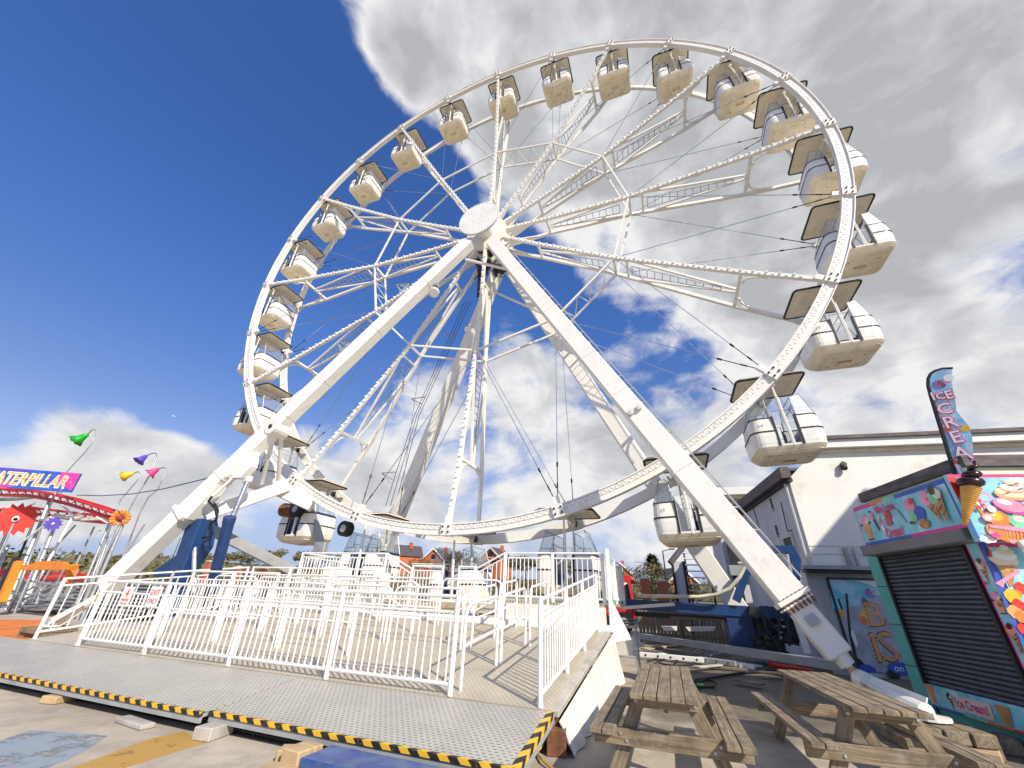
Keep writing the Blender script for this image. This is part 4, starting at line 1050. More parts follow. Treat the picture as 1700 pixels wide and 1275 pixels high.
# flat printed panels
class Panel:
    def __init__(s, par, o, u, v=(0, 0, 1)):
        s.par = par; s.o = V(o); s.u = V(u).normalized(); s.v = V(v).normalized(); s.n = s.u.cross(s.v); s.l = 1
    def P(s, x, y, l=0): return s.o+s.u*x+s.v*y+s.n*l
    def poly(s, name, pts, m):
        b = MB(); b.prism([s.P(x, y, .0007*s.l-.0004) for x, y in pts], s.n*.0009); s.l += 1; return part(name, b, m, s.par)
    def disc(s, name, x, y, rx, m, ry=None, n=14, wob=0, rot=0, lobes=5):
        ry = ry or rx; pts = []
        for i in range(n):
            a = 2*PI*i/n; k = 1+wob*math.sin(lobes*a); px, py = rx*k*math.cos(a), ry*k*math.sin(a)
            pts.append((x+px*math.cos(rot)-py*math.sin(rot), y+px*math.sin(rot)+py*math.cos(rot)))
        return s.poly(name, pts, m)
    def txt(s, st, x, y, sz, m, **k):
        o_ = text('lettering', st, sz, m, s.P(x, y, .0007*s.l), s.u, s.v, s.par, .0006, **k); s.l += 2; return o_
def panel_box(name, o, u, w_, h, d, m, par):
    u = V(u).normalized(); n = u.cross(V((0, 0, 1))); b = MB()
    b.box(V(o)+u*w_/2+V((0, 0, h/2))-n*d/2, (w_, d, h), Matrix((u, -n, V((0, 0, 1)))).transposed()); return part(name, b, m, par)
# side sign: We Love Ice Cream!
SW, SH = 2.23, .60
sg_ = panel_box('side_sign', K(.41, .30, 2.64), ku, SW, SH, .06, cyan, kiosk)
P = Panel(sg_, K(.41, .30, 2.64), ku)
P.poly('border', [(0, SH-.02), (.7, SH-.02), (.7, SH+.045), (0, SH+.045)], magenta); P.poly('border', [(.5, SH-.0), (.85, SH-.0), (.85, SH+.045), (.5, SH+.045)], orangep)
P.poly('border', [(.85, SH-.0), (1.15, SH-.0), (1.15, SH+.045), (.85, SH+.045)], mint); P.poly('border', [(1.15, SH-.02), (SW, SH-.02), (SW, SH+.045), (1.15, SH+.045)], bluep)
P.poly('border', [(SW-.03, 0), (SW, 0), (SW, SH), (SW-.03, SH)], bluep); P.poly('border', [(0, -.02), (1.2, -.02), (1.2, .02), (0, .02)], bluep); P.poly('border', [(1.2, -.03), (SW, -.03), (SW, .02), (1.2, .02)], magenta)
P.poly('border', [(0, 0), (.02, 0), (.02, SH), (0, SH)], rose)
def sundae(P, x, y, k):
    P.poly('glass_print', [(x-.09*k, y-.02*k), (x-.05*k, y-.26*k), (x+.05*k, y-.26*k), (x+.09*k, y-.02*k)], peach); P.poly('foot_print', [(x-.08*k, y-.27*k), (x+.08*k, y-.27*k), (x+.08*k, y-.25*k), (x-.08*k, y-.25*k)], brownp)
    P.disc('scoop_print', x-.04*k, y+.03*k, .07*k, rose, wob=.1); P.disc('scoop_print', x+.05*k, y+.04*k, .06*k, creamp, wob=.1); P.disc('scoop_print', x, y+.10*k, .06*k, rose, wob=.12)
    P.disc('leaf_print', x-.12*k, y-.01*k, .05*k, brownp, .02*k); P.disc('leaf_print', x+.10*k, y, .04*k, brownp, .018*k)
def cone_print(P, x, y, k, ms, tilt=0.0, top=brownp):
    c, s_ = math.cos(tilt), math.sin(tilt); R_ = lambda a, q: (x+a*c-q*s_, y+a*s_+q*c)
    P.poly('cone_print', [R_(-.08*k, 0), R_(0, -.28*k), R_(.08*k, 0)], tan)
    for i in range(3):
        P.poly('cone_line', [R_(-.06*k+.02*k*i, -.03*k-.07*k*i), R_(-.05*k+.02*k*i, -.045*k-.07*k*i), R_(.055*k-.015*k*i, -.02*k-.06*k*i), R_(.06*k-.015*k*i, -.005*k-.06*k*i)], brownp)
    P.disc('scoop_print', *R_(-.03*k, .03*k), .075*k, ms[0], wob=.08); P.disc('scoop_print', *R_(.04*k, .05*k), .06*k, ms[1], wob=.1); P.disc('topping_print', *R_(0, .10*k), .05*k, top, wob=.15)
sundae(P, .22, .33, 1.05)
P.poly('lolly_print', [(.40, .52), (.46, .52), (.54, .18), (.51, .16)], brownp); P.disc('topping_print', .45, .42, .05, rose, .07)
P.poly('lolly_print', [(.58, .36), (.64, .40), (.68, .10), (.62, .08)], whitep); P.disc('topping_print', .62, .30, .03, orangep, .07)
P.txt('We Love', .58, .43, .19, pinkp, sx=.68, off=.006); P.disc('scoop_print', .86, .36, .075, redf, wob=.06); P.txt('Ice', .74, .21, .17, pinkp, sx=.8, off=.006); P.txt('Cream!', .64, .035, .20, pinkp, sx=.72, off=.006)
P.poly('cherry_print', [(1.08, .42), (1.12, .43), (1.22, .20), (1.19, .18)], greyprint)
P.disc('scoop_print', 1.42, .42, .11, rose, wob=.08); P.disc('topping_print', 1.48, .47, .05, redf); P.disc('scoop_print', 1.40, .26, .09, mint, wob=.1); P.disc('scoop_print', 1.56, .28, .10, bluep, wob=.1); P.disc('wafer_print', 1.56, .12, .10, tan, .07); P.disc('leaf_print', 1.33, .17, .05, leaf_gr, .025)
cone_print(P, 1.82, .40, 1.15, (rose, pinkp), .25, rose); cone_print(P, 1.98, .40, 1.3, (mint, creamp), .12, brownp)
# front sign with the sundae picture, at right angles round the corner
fu = -kn
fs = panel_box('front_sign', K(2.70, .30, 2.42), fu, 2.6, .90, .06, cyan, kiosk)
P = Panel(fs, K(2.70, .30, 2.42), fu)
P.poly('border', [(0, .855), (2.6, .855), (2.6, .90), (0, .90)], pinkp); P.poly('border', [(0, 0), (2.6, 0), (2.6, .05), (0, .05)], bluep); P.poly('border', [(0, .05), (.03, .05), (.03, .40), (0, .40)], bluep); P.poly('border', [(0, .55), (.06, .62), (.10, .855), (0, .855)], redf)
FO = K(2.70, .30, 2.42)
def fpx(P, o, px, py): q_ = onwall(px, py, o, KTH+PI/2); return ((q_-P.o).dot(P.u), q_.z-P.o.z)
def fd(P, o, nm, px, py, rx, m, ry=None, **k): x, y = fpx(P, o, px, py); return P.disc(nm, x, y, rx, m, ry, **k)
def fpoly(P, o, nm, pts, m): return P.poly(nm, [fpx(P, o, *q_) for q_ in pts], m)
for cx, cy, r_, m in ((1612, 836, .10, whitep), (1690, 800, .12, whitep), (1640, 895, .10, whitep)): fd(P, FO, 'cloud_print', cx, cy, r_, m, r_*.5, wob=.12, lobes=6)
fd(P, FO, 'candy_cane', 1632, 824, .085, rose, .075); fd(P, FO, 'candy_hole', 1633, 826, .055, cyan, .05)
fpoly(P, FO, 'candy_cane', [(1622, 826), (1626, 824), (1645, 852), (1640, 856)], rose); fpoly(P, FO, 'candy_cane', [(1617, 838), (1621, 836), (1640, 862), (1635, 864)], orangep)
for i in range(4): fpoly(P, FO, 'stripe_print', [(1624+5*i, 830+7.2*i), (1628+5*i, 829+7.2*i), (1629+5*i, 832+7.2*i), (1625+5*i, 834+7.2*i)], redf)
fd(P, FO, 'wafer_bowl', 1684, 882, .33, tan, .17, n=18)
for i in range(9): fpoly(P, FO, 'bowl_line', [(1648+6*i, 878), (1650+6*i, 878), (1653+6*i, 896), (1651+6*i, 896)], orangep)
fpoly(P, FO, 'bowl_rim', [(1640, 871), (1700, 876), (1720, 880), (1700, 884), (1642, 876)], rose)
fd(P, FO, 'scoop_print', 1690, 866, .12, mint, .09, wob=.05); fd(P, FO, 'scoop_print', 1690, 862, .07, creamp, .04)
fd(P, FO, 'scoop_print', 1653, 860, .135, orangep, .10, wob=.06, n=20, lobes=8); fd(P, FO, 'scoop_print', 1650, 857, .085, yel, .065); fd(P, FO, 'gleam_print', 1646, 854, .03, creamp, .02)
fd(P, FO, 'scoop_print', 1676, 841, .20, magenta, .105, wob=.05, rot=-.3, n=24, lobes=9); fd(P, FO, 'scoop_print', 1673, 839, .17, rose, .085, rot=-.3, n=20); fd(P, FO, 'gleam_print', 1665, 834, .08, whitep, .035, rot=-.3)
for i, (px, py, rx, ry, m) in enumerate(((1676, 822, .19, .075, peach), (1677, 818, .18, .07, creamp), (1677, 813, .14, .055, peach), (1677, 810, .135, .05, whitep), (1677, 804, .085, .04, peach), (1677, 802, .08, .035, creamp), (1677, 797, .035, .025, whitep))): fd(P, FO, 'swirl_print', px, py, rx, m, ry, wob=.03, rot=-.12, n=18)
for i in range(14): fd(P, FO, 'sprinkle', 1660+(i*13) % 36, 800+(i*7) % 22, .011, (redf, bluep, pinkp, mint)[i % 4])
fd(P, FO, 'lollipop', 1636, 860, .065, rose, .055); fd(P, FO, 'lollipop', 1636, 860, .04, creamp, .034); fd(P, FO, 'berry', 1621, 843, .028, redf); fd(P, FO, 'sweet', 1642, 846, .05, whitep, .045); fd(P, FO, 'berry', 1648, 889, .05, magenta, .035); fd(P, FO, 'sweet', 1664, 895, .05, orangep, .025); fd(P, FO, 'sweet', 1676, 899, .04, rose, .022); fd(P, FO, 'berry', 1640, 884, .03, rose, .02)
# narrow picture strip beside the shutter and the blue corner trim
st = panel_box('picture_strip', K(2.12, .03, .55), ku, .22, 1.93, .03, cyan, kiosk)
P = Panel(st, K(2.12, .03, .55), ku)
P.poly('border', [(0, 0), (.025, 0), (.025, 1.93), (0, 1.93)], pinkp); P.poly('border', [(0, 1.90), (.22, 1.90), (.22, 1.93), (0, 1.93)], pinkp); P.poly('border', [(.195, 0), (.22, 0), (.22, 1.93), (.195, 1.93)], peach)
for i, (y, ms) in enumerate(((1.6, (creamp, rose)), (1.2, (creamp, redf)), (.82, (peach, rose)), (.42, (mint, brownp)))):
    sundae(P, .11, y, .62) if i % 2 else cone_print(P, .11, y, .75, ms)
for i in range(5): P.disc('berry', .07+.05*(i % 2), 1.40-.26*i, .022, redf)
b = MB(); kbox(b, 2.345, 2.385, -.04, .045, .3, 2.52); part('corner_trim', b, bluep, kiosk)
fl_ = panel_box('front_panel', K(2.40, -.02, .95), fu, 1.2, 1.50, .03, cyan, kiosk)
P = Panel(fl_, K(2.40, -.02, .95), fu)
P.poly('border', [(0, 1.44), (1.2, 1.44), (1.2, 1.50), (0, 1.50)], pinkp); P.poly('border', [(.92, 0), (.98, 0), (.98, 1.5), (.92, 1.5)], redf)
GO = K(2.40, -.02, .95)
fpoly(P, GO, 'border', [(1626, 906), (1633, 906), (1700, 1062), (1700, 1078)], bluep)
for px, py, rx, ry, m in ((1668, 936, .13, .05, peach), (1666, 930, .17, .07, creamp), (1667, 922, .14, .06, whitep), (1667, 915, .10, .05, creamp), (1666, 909, .05, .035, whitep)): fd(P, GO, 'swirl_print', px, py, rx, m, ry, wob=.04, rot=-.1, n=18)
fpoly(P, GO, 'cone_print', [(1656, 940), (1684, 938), (1682, 972), (1676, 974)], tan); fpoly(P, GO, 'straw_print', [(1638, 912), (1643, 912), (1647, 924), (1642, 926)], redf)
fpoly(P, GO, 'ribbon_print', [(1652, 968), (1690, 944), (1694, 950), (1668, 966), (1664, 976)], rose)
for px, py, r_, m in ((1694, 976, .07, redf), (1688, 985, .05, orangep), (1680, 990, .09, yel), (1690, 1004, .07, redf), (1684, 1016, .08, peach), (1694, 1024, .07, orangep), (1697, 1044, .06, redf)): fd(P, GO, 'fruit_print', px, py, r_, m, wob=.08)
# lower strip: Ice Cream!
lo = panel_box('lower_sign', K(.06, .05, .24), ku, 2.3, .30, .05, cyan, kiosk)
P = Panel(lo, K(.06, .05, .24), ku)
for i, mm in enumerate((bluep, bluep, mint, orangep, redf, redf)): P.poly('border', [(.383*i, 0), (.383*i+.383, 0), (.383*i+.383, .03), (.383*i, .03)], mm)
P.poly('border', [(0, .03), (.03, .03), (.03, .30), (0, .30)], bluep)
P.poly('cone_print', [(.14, .29), (.30, .29), (.27, .05), (.2, .05)], orangep); cone_print(P, .60, .18, .5, (brownp, creamp)); P.poly('plate', [(.66, .07), (1.30, .05), (1.32, .24), (.70, .25)], creamp); P.txt('Ice Cream!', .69, .10, .155, pinkp, sx=.82, off=.005); P.poly('cone_print', [(1.40, .26), (1.62, .26), (1.55, .05), (1.45, .05)], tan); P.disc('topping_print', .74, .26, .07, whitep, .03); P.poly('cone_print', [(1.9, .29), (2.1, .29), (2.02, .05), (1.96, .05)], orangep)
b = MB(); kbox(b, -.05, 2.34, .0, -3.38, .0, .12); part('base', b, black, kiosk)
# cornice and flat roof
b = MB(); kbox(b, -.14, 2.34, -.30, -3.45, 3.40, 3.52); part('cornice', b, creamp, kiosk)
b = MB(); kbox(b, -.20, 2.40, -.24, -3.5, 3.52, 3.70, .01); part('roof_edge', b, fascia, kiosk)
b = MB(); b.tube(K(2.71, -.16, 2.42), K(2.76, -.16, 2.32), .05, 10, .06); part('spot_lamp', b, rail_w, kiosk)
# giant model cone fixed to the corner
ct = onwall(1601, 872, K(2.72, .36, 0), math.radians(-28)); ctop = onwall(1612, 806, K(2.72, .36, 0), math.radians(-28)); capx = onwall(1614, 762, K(2.72, .36, 0), math.radians(-28))
ca = (ctop-ct).normalized()
gc = thing('model_ice_cream', ct, 'giant model ice cream cone with chocolate swirl fixed to the kiosk corner', 'model cone')
def lathe_rings(prof, o, ax, n=18, tw=0):
    x = ax.orthogonal().normalized(); y = ax.cross(x); return [[o+ax*h+x*(r*math.cos(2*PI*i/n))+y*(r*math.sin(2*PI*i/n)) for i in range(n)] for r, h in prof]
Lc = (ctop-ct).length; prof = [(.015, 0), (.035, .02)]
N = 15
for i in range(N):
    f = .16+.84*i/N; prof += [(.018+.085*f, Lc*f), (.018+.085*f+.002, Lc*(f+.012)), (.018+.085*f+.010, Lc*(f+.030)), (.018+.085*f+.006, Lc*(f+.046))]
b = MB(); b.loft(lathe_rings(prof, ct, ca)); part('wafer', b, conep, gc, True)
Ls = (capx-ctop).length; b = MB(); pts = []; rad = []
xx = ca.orthogonal().normalized(); yy = ca.cross(xx)
for i in range(64):
    f = i/63; a = f*2*PI*3.4; r_ = .085*(1-f)**.8; pts.append(ctop+ca*(-.02+Ls*f)+xx*(r_*math.cos(a))+yy*(r_*math.sin(a))); rad.append(.062*(1-f)+.014)
b.path(pts, rad, 8); b.ball(ctop+ca*.04, .10, 10, 6); part('chocolate_swirl', b, brownp, gc, True)
# feather flag
FP = K(2.30, -.25, 0); FTH = math.radians(-28); fp_ = lambda px, py, o=0: onwall(px, py, FP, FTH)+V((math.sin(FTH), -math.cos(FTH), 0))*o
ff = thing('feather_flag', fp_(1592, 810), 'tall feather flag printed ICE CREAM in outlined pink letters above the kiosk', 'flag')
pole = [(1594, 815), (1587, 793), (1572, 743), (1557, 695), (1545, 655), (1541, 640), (1541, 629), (1545, 621), (1552, 616), (1565, 612), (1582, 611)]
b = MB(); b.path([fp_(*p) for p in pole], [.03]*5+[.028, .026, .024, .022, .02, .018, .016], 8); part('flag_pole', b, black, ff)
edge = [(1581, 614), (1581, 640), (1586, 664), (1588, 682), (1597, 694), (1609, 708), (1614, 725), (1615, 748), (1617, 772), (1614, 800), (1600, 812)]
b = MB(); poly = [fp_(*p, .0) for p in pole[1:-1]]+[fp_(*p, .0) for p in edge]
b.prism(poly, V((math.sin(FTH), -math.cos(FTH), 0))*.012); ban = part('banner', b, flagm, ff)
fu_ = V((math.cos(FTH), math.sin(FTH), 0)); fn_ = V((math.sin(FTH), -math.cos(FTH), 0))
fl_letters = [('I', 1552, 665, .20), ('C', 1564, 663, .16), ('E', 1579, 662, .20), ('C', 1572, 687, .25), ('R', 1582, 710, .27), ('E', 1592, 735, .27), ('A', 1602, 763, .29), ('M', 1608, 789, .26)]
for ch, px, py, sz in fl_letters:
    o_ = fp_(px, py, .020); text('lettering', ch, sz, pinkp, o_, fu_, (0, 0, 1), ban, .003, 'CENTER', off=.012); text('lettering', ch, sz, whitep, o_+fn_*.005, fu_, (0, 0, 1), ban, .003, 'CENTER', off=.001)
for px, py, r_, mm in ((1560, 638, .08, lilac), (1564, 637, .06, rose), (1568, 700, .05, rose), (1573, 713, .04, orangep), (1603, 712, .05, yel), (1589, 766, .06, orangep), (1590, 752, .03, peach), (1575, 628, .06, whitep)):
    b = MB(); c_ = fp_(px, py, .013); b.prism([c_+fu_*(r_*math.cos(a*PI/6))+V((0, 0, r_*math.sin(a*PI/6))) for a in range(12)], fn_*.004); part('picture', b, mm, ban)

# ================================================================== WHITE BUILDING
B0 = V((10.46, 4.0, 0)); BT_ = math.radians(6.5)
bu = V((math.cos(BT_), math.sin(BT_), 0)); bn = V((math.sin(BT_), -math.cos(BT_), 0)); bl_ = V((-.119, .993, 0)); bln = V((-.993, -.119, 0))
WB = lambda s, off, z: B0+bu*s+bn*off+V((0, 0, z))
WL = lambda s, off, z: B0+bl_*s+bln*off+V((0, 0, z))
wb = thing('white_building', WB(5, -4, 0), 'large white rendered building with flat parapet and a dark gutter beside the kiosk', 'building')
za = onwall(1373, 744, B0, BT_).z; zb_ = onwall(1700, 722, B0, BT_).z; ztop = (za+zb_)/2
b = MB(); b.prism([WB(0, 0, 0), WB(13, 0, 0), WB(13, 0, ztop), WB(1.2, 0, ztop), WB(0, 0, 5.35)], -bn*.3); part('front_wall', b, render_w, wb)
b = MB(); b.prism([WL(.3, 0, 0), WL(7.0, 0, 0), WL(7.0, 0, 5.3), WL(.3, 0, 5.3)], -bln*.3); sw = part('side_wall', b, cladd, wb)
b = MB(); m_ = Matrix((bu, -bn, V((0, 0, 1)))).transposed(); b.box(WB(7.1, .10, ztop-.02), (12, .34, .26), m_); part('parapet_band', b, rail_w, wb)
b = MB(); b.box(WB(7.1, .14, ztop+.17), (12.04, .44, .12), m_); part('coping', b, fascia, wb)
b = MB(); b.box(WB(7.1, .03, ztop-.22), (12, .06, .12), m_); part('band_moulding', b, creamp, wb)
ml = Matrix((bl_, -bln, V((0, 0, 1)))).transposed()
b = MB(); b.box(WL(3.2, .16, 5.50), (7.0, .28, .36), ml); part('gutter_board', b, fascia, wb)
b = MB(); b.box(WL(3.2, .06, 5.26), (6.9, .14, .10), ml); part('gutter', b, black, wb)
b = MB(); b.prism([WL(0, -.0, 5.62), WL(7, 0, 5.62), WL(7, -6, 5.9), WL(0, -6, 5.9)], (0, 0, .08)); part('roof', b, roofm, wb)
b = MB(); b.tube(WL(.12, .10, .3), WL(.12, .10, 5.2), .05, 8); part('downpipe', b, cladd, wb)
def slit(s, z0, z1, w_=.14):
    b = MB(); b.box(WL(s, .01, (z0+z1)/2), (w_, .04, z1-z0), ml); f = part('slit_window', b, darkm, wb)
    b = MB(); b.box(WL(s, .02, z0-.03), (w_+.08, .08, .05), ml); part('sill', b, cladd, f)
def onleft(px, py): 
    n = bln; d = ray(px, py); P_ = CAM+d*((B0-CAM).dot(n)/d.dot(n)); return (P_-B0).dot(bl_), P_.z
for a_, c_ in (((1280, 827), (1283, 846)), ((1288, 872), (1292, 889))):
    s0, z0 = onleft(*c_); s1, z1 = onleft(*a_); slit((s0+s1)/2, z0, z1)
s0, z0 = onleft(1313, 905); b = MB(); b.box(WL(s0, .01, z0-.25), (.75, .05, 1.0), ml); fo = part('side_window', b, darkm, wb)
b = MB(); b.box(WL(s0, .03, z0+.28), (.95, .10, .10), ml); b.box(WL(s0-.43, .03, z0-.25), (.10, .10, 1.0), ml); b.box(WL(s0+.43, .03, z0-.25), (.10, .10, 1.0), ml); part('window_frame', b, cladd, fo)
b = MB()
for (p1, p2) in (((1297, 834), (1308, 882)), ((1308, 882), (1316, 880)), ((1251, 843), (1262, 880))):
    s0, z0 = onleft(*p1); s1, z1 = onleft(*p2); b.tube(WL(s0, .012, z0), WL(s1, .012, z1), .016, 5)
part('conduit', b, darkm, wb)
cvp = onwall(1398, 778, B0, BT_); b = MB(); b.ball(cvp+bn*.14, .10, 10, 6); b.tube(cvp, cvp+bn*.14, .04, 6); b.tube(cvp+bn*.06+V((.02, 0, .1)), cvp+bn*.16+V((.02, 0, .12)), .09, 10); part('wall_camera', b, black, wb)
b = MB()
for zz in (3.25, 3.02):
    pts = [WB(.02+.4*i, .012, zz+.012*math.sin(i*1.7)) for i in range(14)]; b.path(pts, .008, 4)
part('wall_cable', b, greyp, wb)
# ledge with vents and the grey boarding below it
b = MB(); b.box(WB(.45, .28, 2.62), (1.9, .5, .10), m_); le = part('ledge', b, greyp, wb)
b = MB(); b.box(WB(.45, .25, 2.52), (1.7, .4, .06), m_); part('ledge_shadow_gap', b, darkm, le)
for (s_, w_) in ((.92, .10), (1.16, .08)):
    b = MB(); b.box(WB(s_, .06, 2.95), (w_, .12, .5), m_, .01); part('vent_duct', b, cladd if s_ > 1 else greyp, wb)
b = MB(); b.prism([WB(-.35, .10, 0), WB(3.2, .10, 0), WB(3.2, .10, 2.5), WB(-.35, .10, 2.5)], bn*.04); part('boarding', b, boarding, wb)
# bowling poster on the boarding
PO = WB(0, .17, 0); pq = lambda px, py, o=0: onwall(px, py, PO, BT_)+bn*o
poster = thing('poster_board', pq(1440, 1100), 'silver and teal poster board with marquee letters half hidden behind the kiosk', 'poster')
tl = pq(1373, 960); PW, PH_ = 1.75, tl.z-.12
pb = panel_box('poster_sheet', tl-V((0, 0, PH_)), bu, PW, PH_, .03, greyprint, poster)
b = MB(); m4 = [tl+V((-.03, 0, .02)), tl-V((.03, 0, PH_)), ]; b.beam(tl+bn*.01-V((0, 0, PH_)), tl+bn*.01+V((0, 0, .02)), .05, .05, tuple(bu)); b.beam(tl+bn*.01, tl+bu*PW+bn*.01, .05, .05); part('poster_frame', b, darkm, poster)
P = Panel(pb, tl-V((0, 0, PH_)), bu)
def pp(px, py): q_ = pq(px, py); return ((q_-P.o).dot(P.u), q_.z-P.o.z)
def ppoly(nm, pts, m): return P.poly(nm, [pp(*p) for p in pts], m)
ppoly('picture', [(1374, 962), (1456, 960), (1464, 985), (1440, 1000), (1400, 1012), (1382, 1010)], cyan); ppoly('picture', [(1416, 962), (1456, 960), (1462, 978), (1448, 972)], whitep)
ppoly('picture', [(1403, 985), (1407, 985), (1412, 1040), (1425, 1100), (1418, 1100), (1408, 1045)], darkm); ppoly('picture', [(1390, 995), (1393, 993), (1400, 1012), (1397, 1014)], darkm)
for px, py, rx_, ry_, mm in ((1437, 1024, .13, .17, yel), (1434, 1030, .09, .11, orangep), (1398, 1018, .07, .10, yel), (1444, 985, .12, .13, lilac), (1436, 1000, .08, .14, lilac), (1428, 1105, .10, .16, darkm), (1440, 1112, .20, .12, bluep), (1452, 1124, .22, .09, greyprint), (1470, 1132, .20, .07, whitep), (1483, 1120, .14, .12, darkm), (1482, 1138, .10, .06, redf), (1504, 1136, .08, .07, redf), (1418, 1060, .05, .2, whitep)):
    x, y = pp(px, py); P.disc('picture', x, y, rx_, mm, ry_, wob=.05)
for ch, px, py, sz in (('B', 1440, 1040, .80), ('I', 1452, 1100, .92), ('S', 1464, 1098, .92)):
    x, y = pp(px, py); P.txt(ch, x, y, sz*1.12, brownp); P.txt(ch, x+.02, y+.02, sz*1.05, peach)
    for i in range(7): P.disc('bulb_print', x+.05, y+.05+sz*.68*i/7, .022, creamp, n=8)
for st_, px, py, sz in (('So', 1446, 988, .22), ('on s', 1484, 1114, .22)):
    x, y = pp(px, py)
    if st_ == 'on s': P.disc('plate', x+.18, y+.07, .30, bluep, .14)
    P.txt(st_, x, y, sz, whitep)

# ================================================================== BUILDINGS BEHIND
# pale flat-roofed building seen between leg and gable
pb_ = thing('flat_roof_building', at(1215, 990, y=15), 'pale flat roofed building with white fascia seen behind the slanting right leg', 'building')
pa = at(1150, 800, y=15); pz = at(1262, 812, y=15)
zf = at(1225, 818, y=15).z
b = MB(); b.box((12.4, 18, zf/2-.2), (6.4, 6, zf-.4)); part('wall', b, cladd, pb_)
b = MB(); b.box((12.2, 17.8, zf), (7.4, 6.8, .42)); part('roof_fascia', b, rail_w, pb_)
b = MB(); b.box((12.2, 17.8, zf-.3), (7.0, 6.4, .18)); part('soffit', b, creamp, pb_)
for i, x in enumerate((9.6, 10.6, 11.5)):
    b = MB(); b.box((x, 14.9, 2.4), (.35, .25, 4.8)); part('pilaster', b, (darkm, cladd, darkm)[i], pb_)
for i, (x, z) in enumerate(((10.1, 4.2), (11.1, 4.0))):
    b = MB(); b.box((x, 14.96, z), (.6, .06, 1.1)); f_ = part('window', b, darkm, pb_)
    b = MB(); b.box((x, 14.93, z-.6), (.7, .1, .08)); part('sill', b, cladd, f_)
b = MB(); b.box((10.6, 14.8, 3.2), (2.6, .3, .5)); part('beam', b, greyp, pb_)
# black fire-escape stair
sx0, sz0 = at(1146, 1000, y=12), at(1178, 940, y=12)
st_ = thing('outside_stair', at(1160, 1000, y=12), 'black steel outside staircase with pale treads behind the wheel leg', 'staircase')
NS = 11; A_, B_ = at(1158, 1000, y=12.0), at(1146, 925, y=12.0)
w0 = at(1178, 1000, y=12)-A_
for i in range(NS):
    z = .9+.30*i; x = A_.x+.0-.02*i; b = MB(); b.box((x+.35, 12+.25*i*.4, z), (1.0, .26, .05)); part('tread', b, rail_w if i % 1 == 0 else greyp, st_)
for x in (A_.x-.16, A_.x+.86):
    b = MB(); b.beam((x, 12.0, .2), (x-.1, 13.2, 4.4), .06, .22); part('stringer', b, black, st_)
for x in (A_.x-.35, A_.x-.9):
    b = MB(); b.beam((x, 11.9, 0), (x, 11.9, 3.4), .12, .12); part('stair_post', b, black, st_)
b = MB(); b.beam((A_.x-1.0, 11.85, 3.3), (A_.x+.1, 12.4, 4.5), .25, .22); part('hood', b, roofm, st_)
b = MB(); b.box((A_.x-.62, 12.0, 2.2), (.5, .05, 2.4)); part('side_panel', b, cladd, st_)
# building out of frame on the right whose roof edge shades the yard
ab = thing('arcade_building', (24, -3.7, 0), 'tall pale arcade building standing to the right beyond the kiosk', 'building')
b = MB(); b.box((26, -3.8, 5.8), (12, 4.6, 11.6)); part('wall', b, render_w, ab)
b = MB(); b.box((26, -3.8, 11.75), (12.2, 4.8, .3)); part('parapet', b, fascia, ab)
for i in range(3):
    b = MB(); b.box((19.98, -5.2+1.4*i, 3.0), (.06, .9, 1.2)); part('window', b, darkm, ab)

# ------------------------------------------------------------------ houses on the bank
def house(px, py, y, w_, lab, rz=0.0, wallm=housew, turn=1):
    ap = at(px, py, y=y); zb = hill_h(ap.x, ap.y)-.5; hgt = max(2.5, ap.z-zb); rh = w_*.42
    r_ = thing('brick_house', (ap.x, ap.y, zb), lab, 'house', None)
    M = T(ap.x, ap.y, 0) @ Matrix.Rotation(rz, 4, 'Z'); X = lambda x, yy, z: M @ V((x, yy, z)); e_ = ap.z-rh; L = w_*1.3
    b = MB(); b.prism([X(-w_/2, 0, zb), X(w_/2, 0, zb), X(w_/2, 0, e_), X(0, 0, ap.z-.1), X(-w_/2, 0, e_)], X(0, L, 0)-X(0, 0, 0)); part('wall', b, wallm, r_)
    b = MB()
    for sg in (-1, 1):
        q = [X(0, -.3, ap.z), X(sg*(w_/2+.35), -.3, e_-.3), X(sg*(w_/2+.35), L+.3, e_-.3), X(0, L+.3, ap.z)]; b.prism(q, (0, 0, .22))
    rf = part('roof', b, roofm, r_)
    b = MB(); b.box(X(w_*.2, L*.6, ap.z+.1), (.7, .7, 1.5)); part('chimney', b, wallm, rf)
    b = MB(); 
    for sg in (-1, 1): b.beam(X(0, -.34, ap.z+.02), X(sg*(w_/2+.35), -.34, e_-.28), .10, .28)
    part('bargeboard', b, rail_w, rf)
    for i, (x, z) in enumerate(((-w_*.22, e_-1.2), (w_*.22, e_-1.2), (0, e_+.6))):
        b = MB(); b.box(X(x, -.03, z), (1.1, .1, 1.2)); wn = part('window', b, darkm, r_)
        b = MB(); b.box(X(x, -.07, z-.65), (1.3, .16, .12)); part('sill', b, rail_w, wn)
    return r_
house(654, 905, 78, 5.2, 'orange brick gabled house on the bank, tallest, above the left platform stair', -.75)
house(721, 911, 82, 6.0, 'orange brick gabled house on the bank above the middle gate panels', .12)
house(815, 909, 82, 5.0, 'orange brick gabled house on the bank above the right stair railing', -.1)
house(1029, 935, 92, 5.0, 'small brick gabled house behind the bare brown bush', .2)
house(1131, 943, 74, 5.2, 'brick house with white bargeboard behind the brick gate pillars', .45)
b = MB()
for x, y_, hgt in ((780, 918, .8), (795, 925, .6)): pass
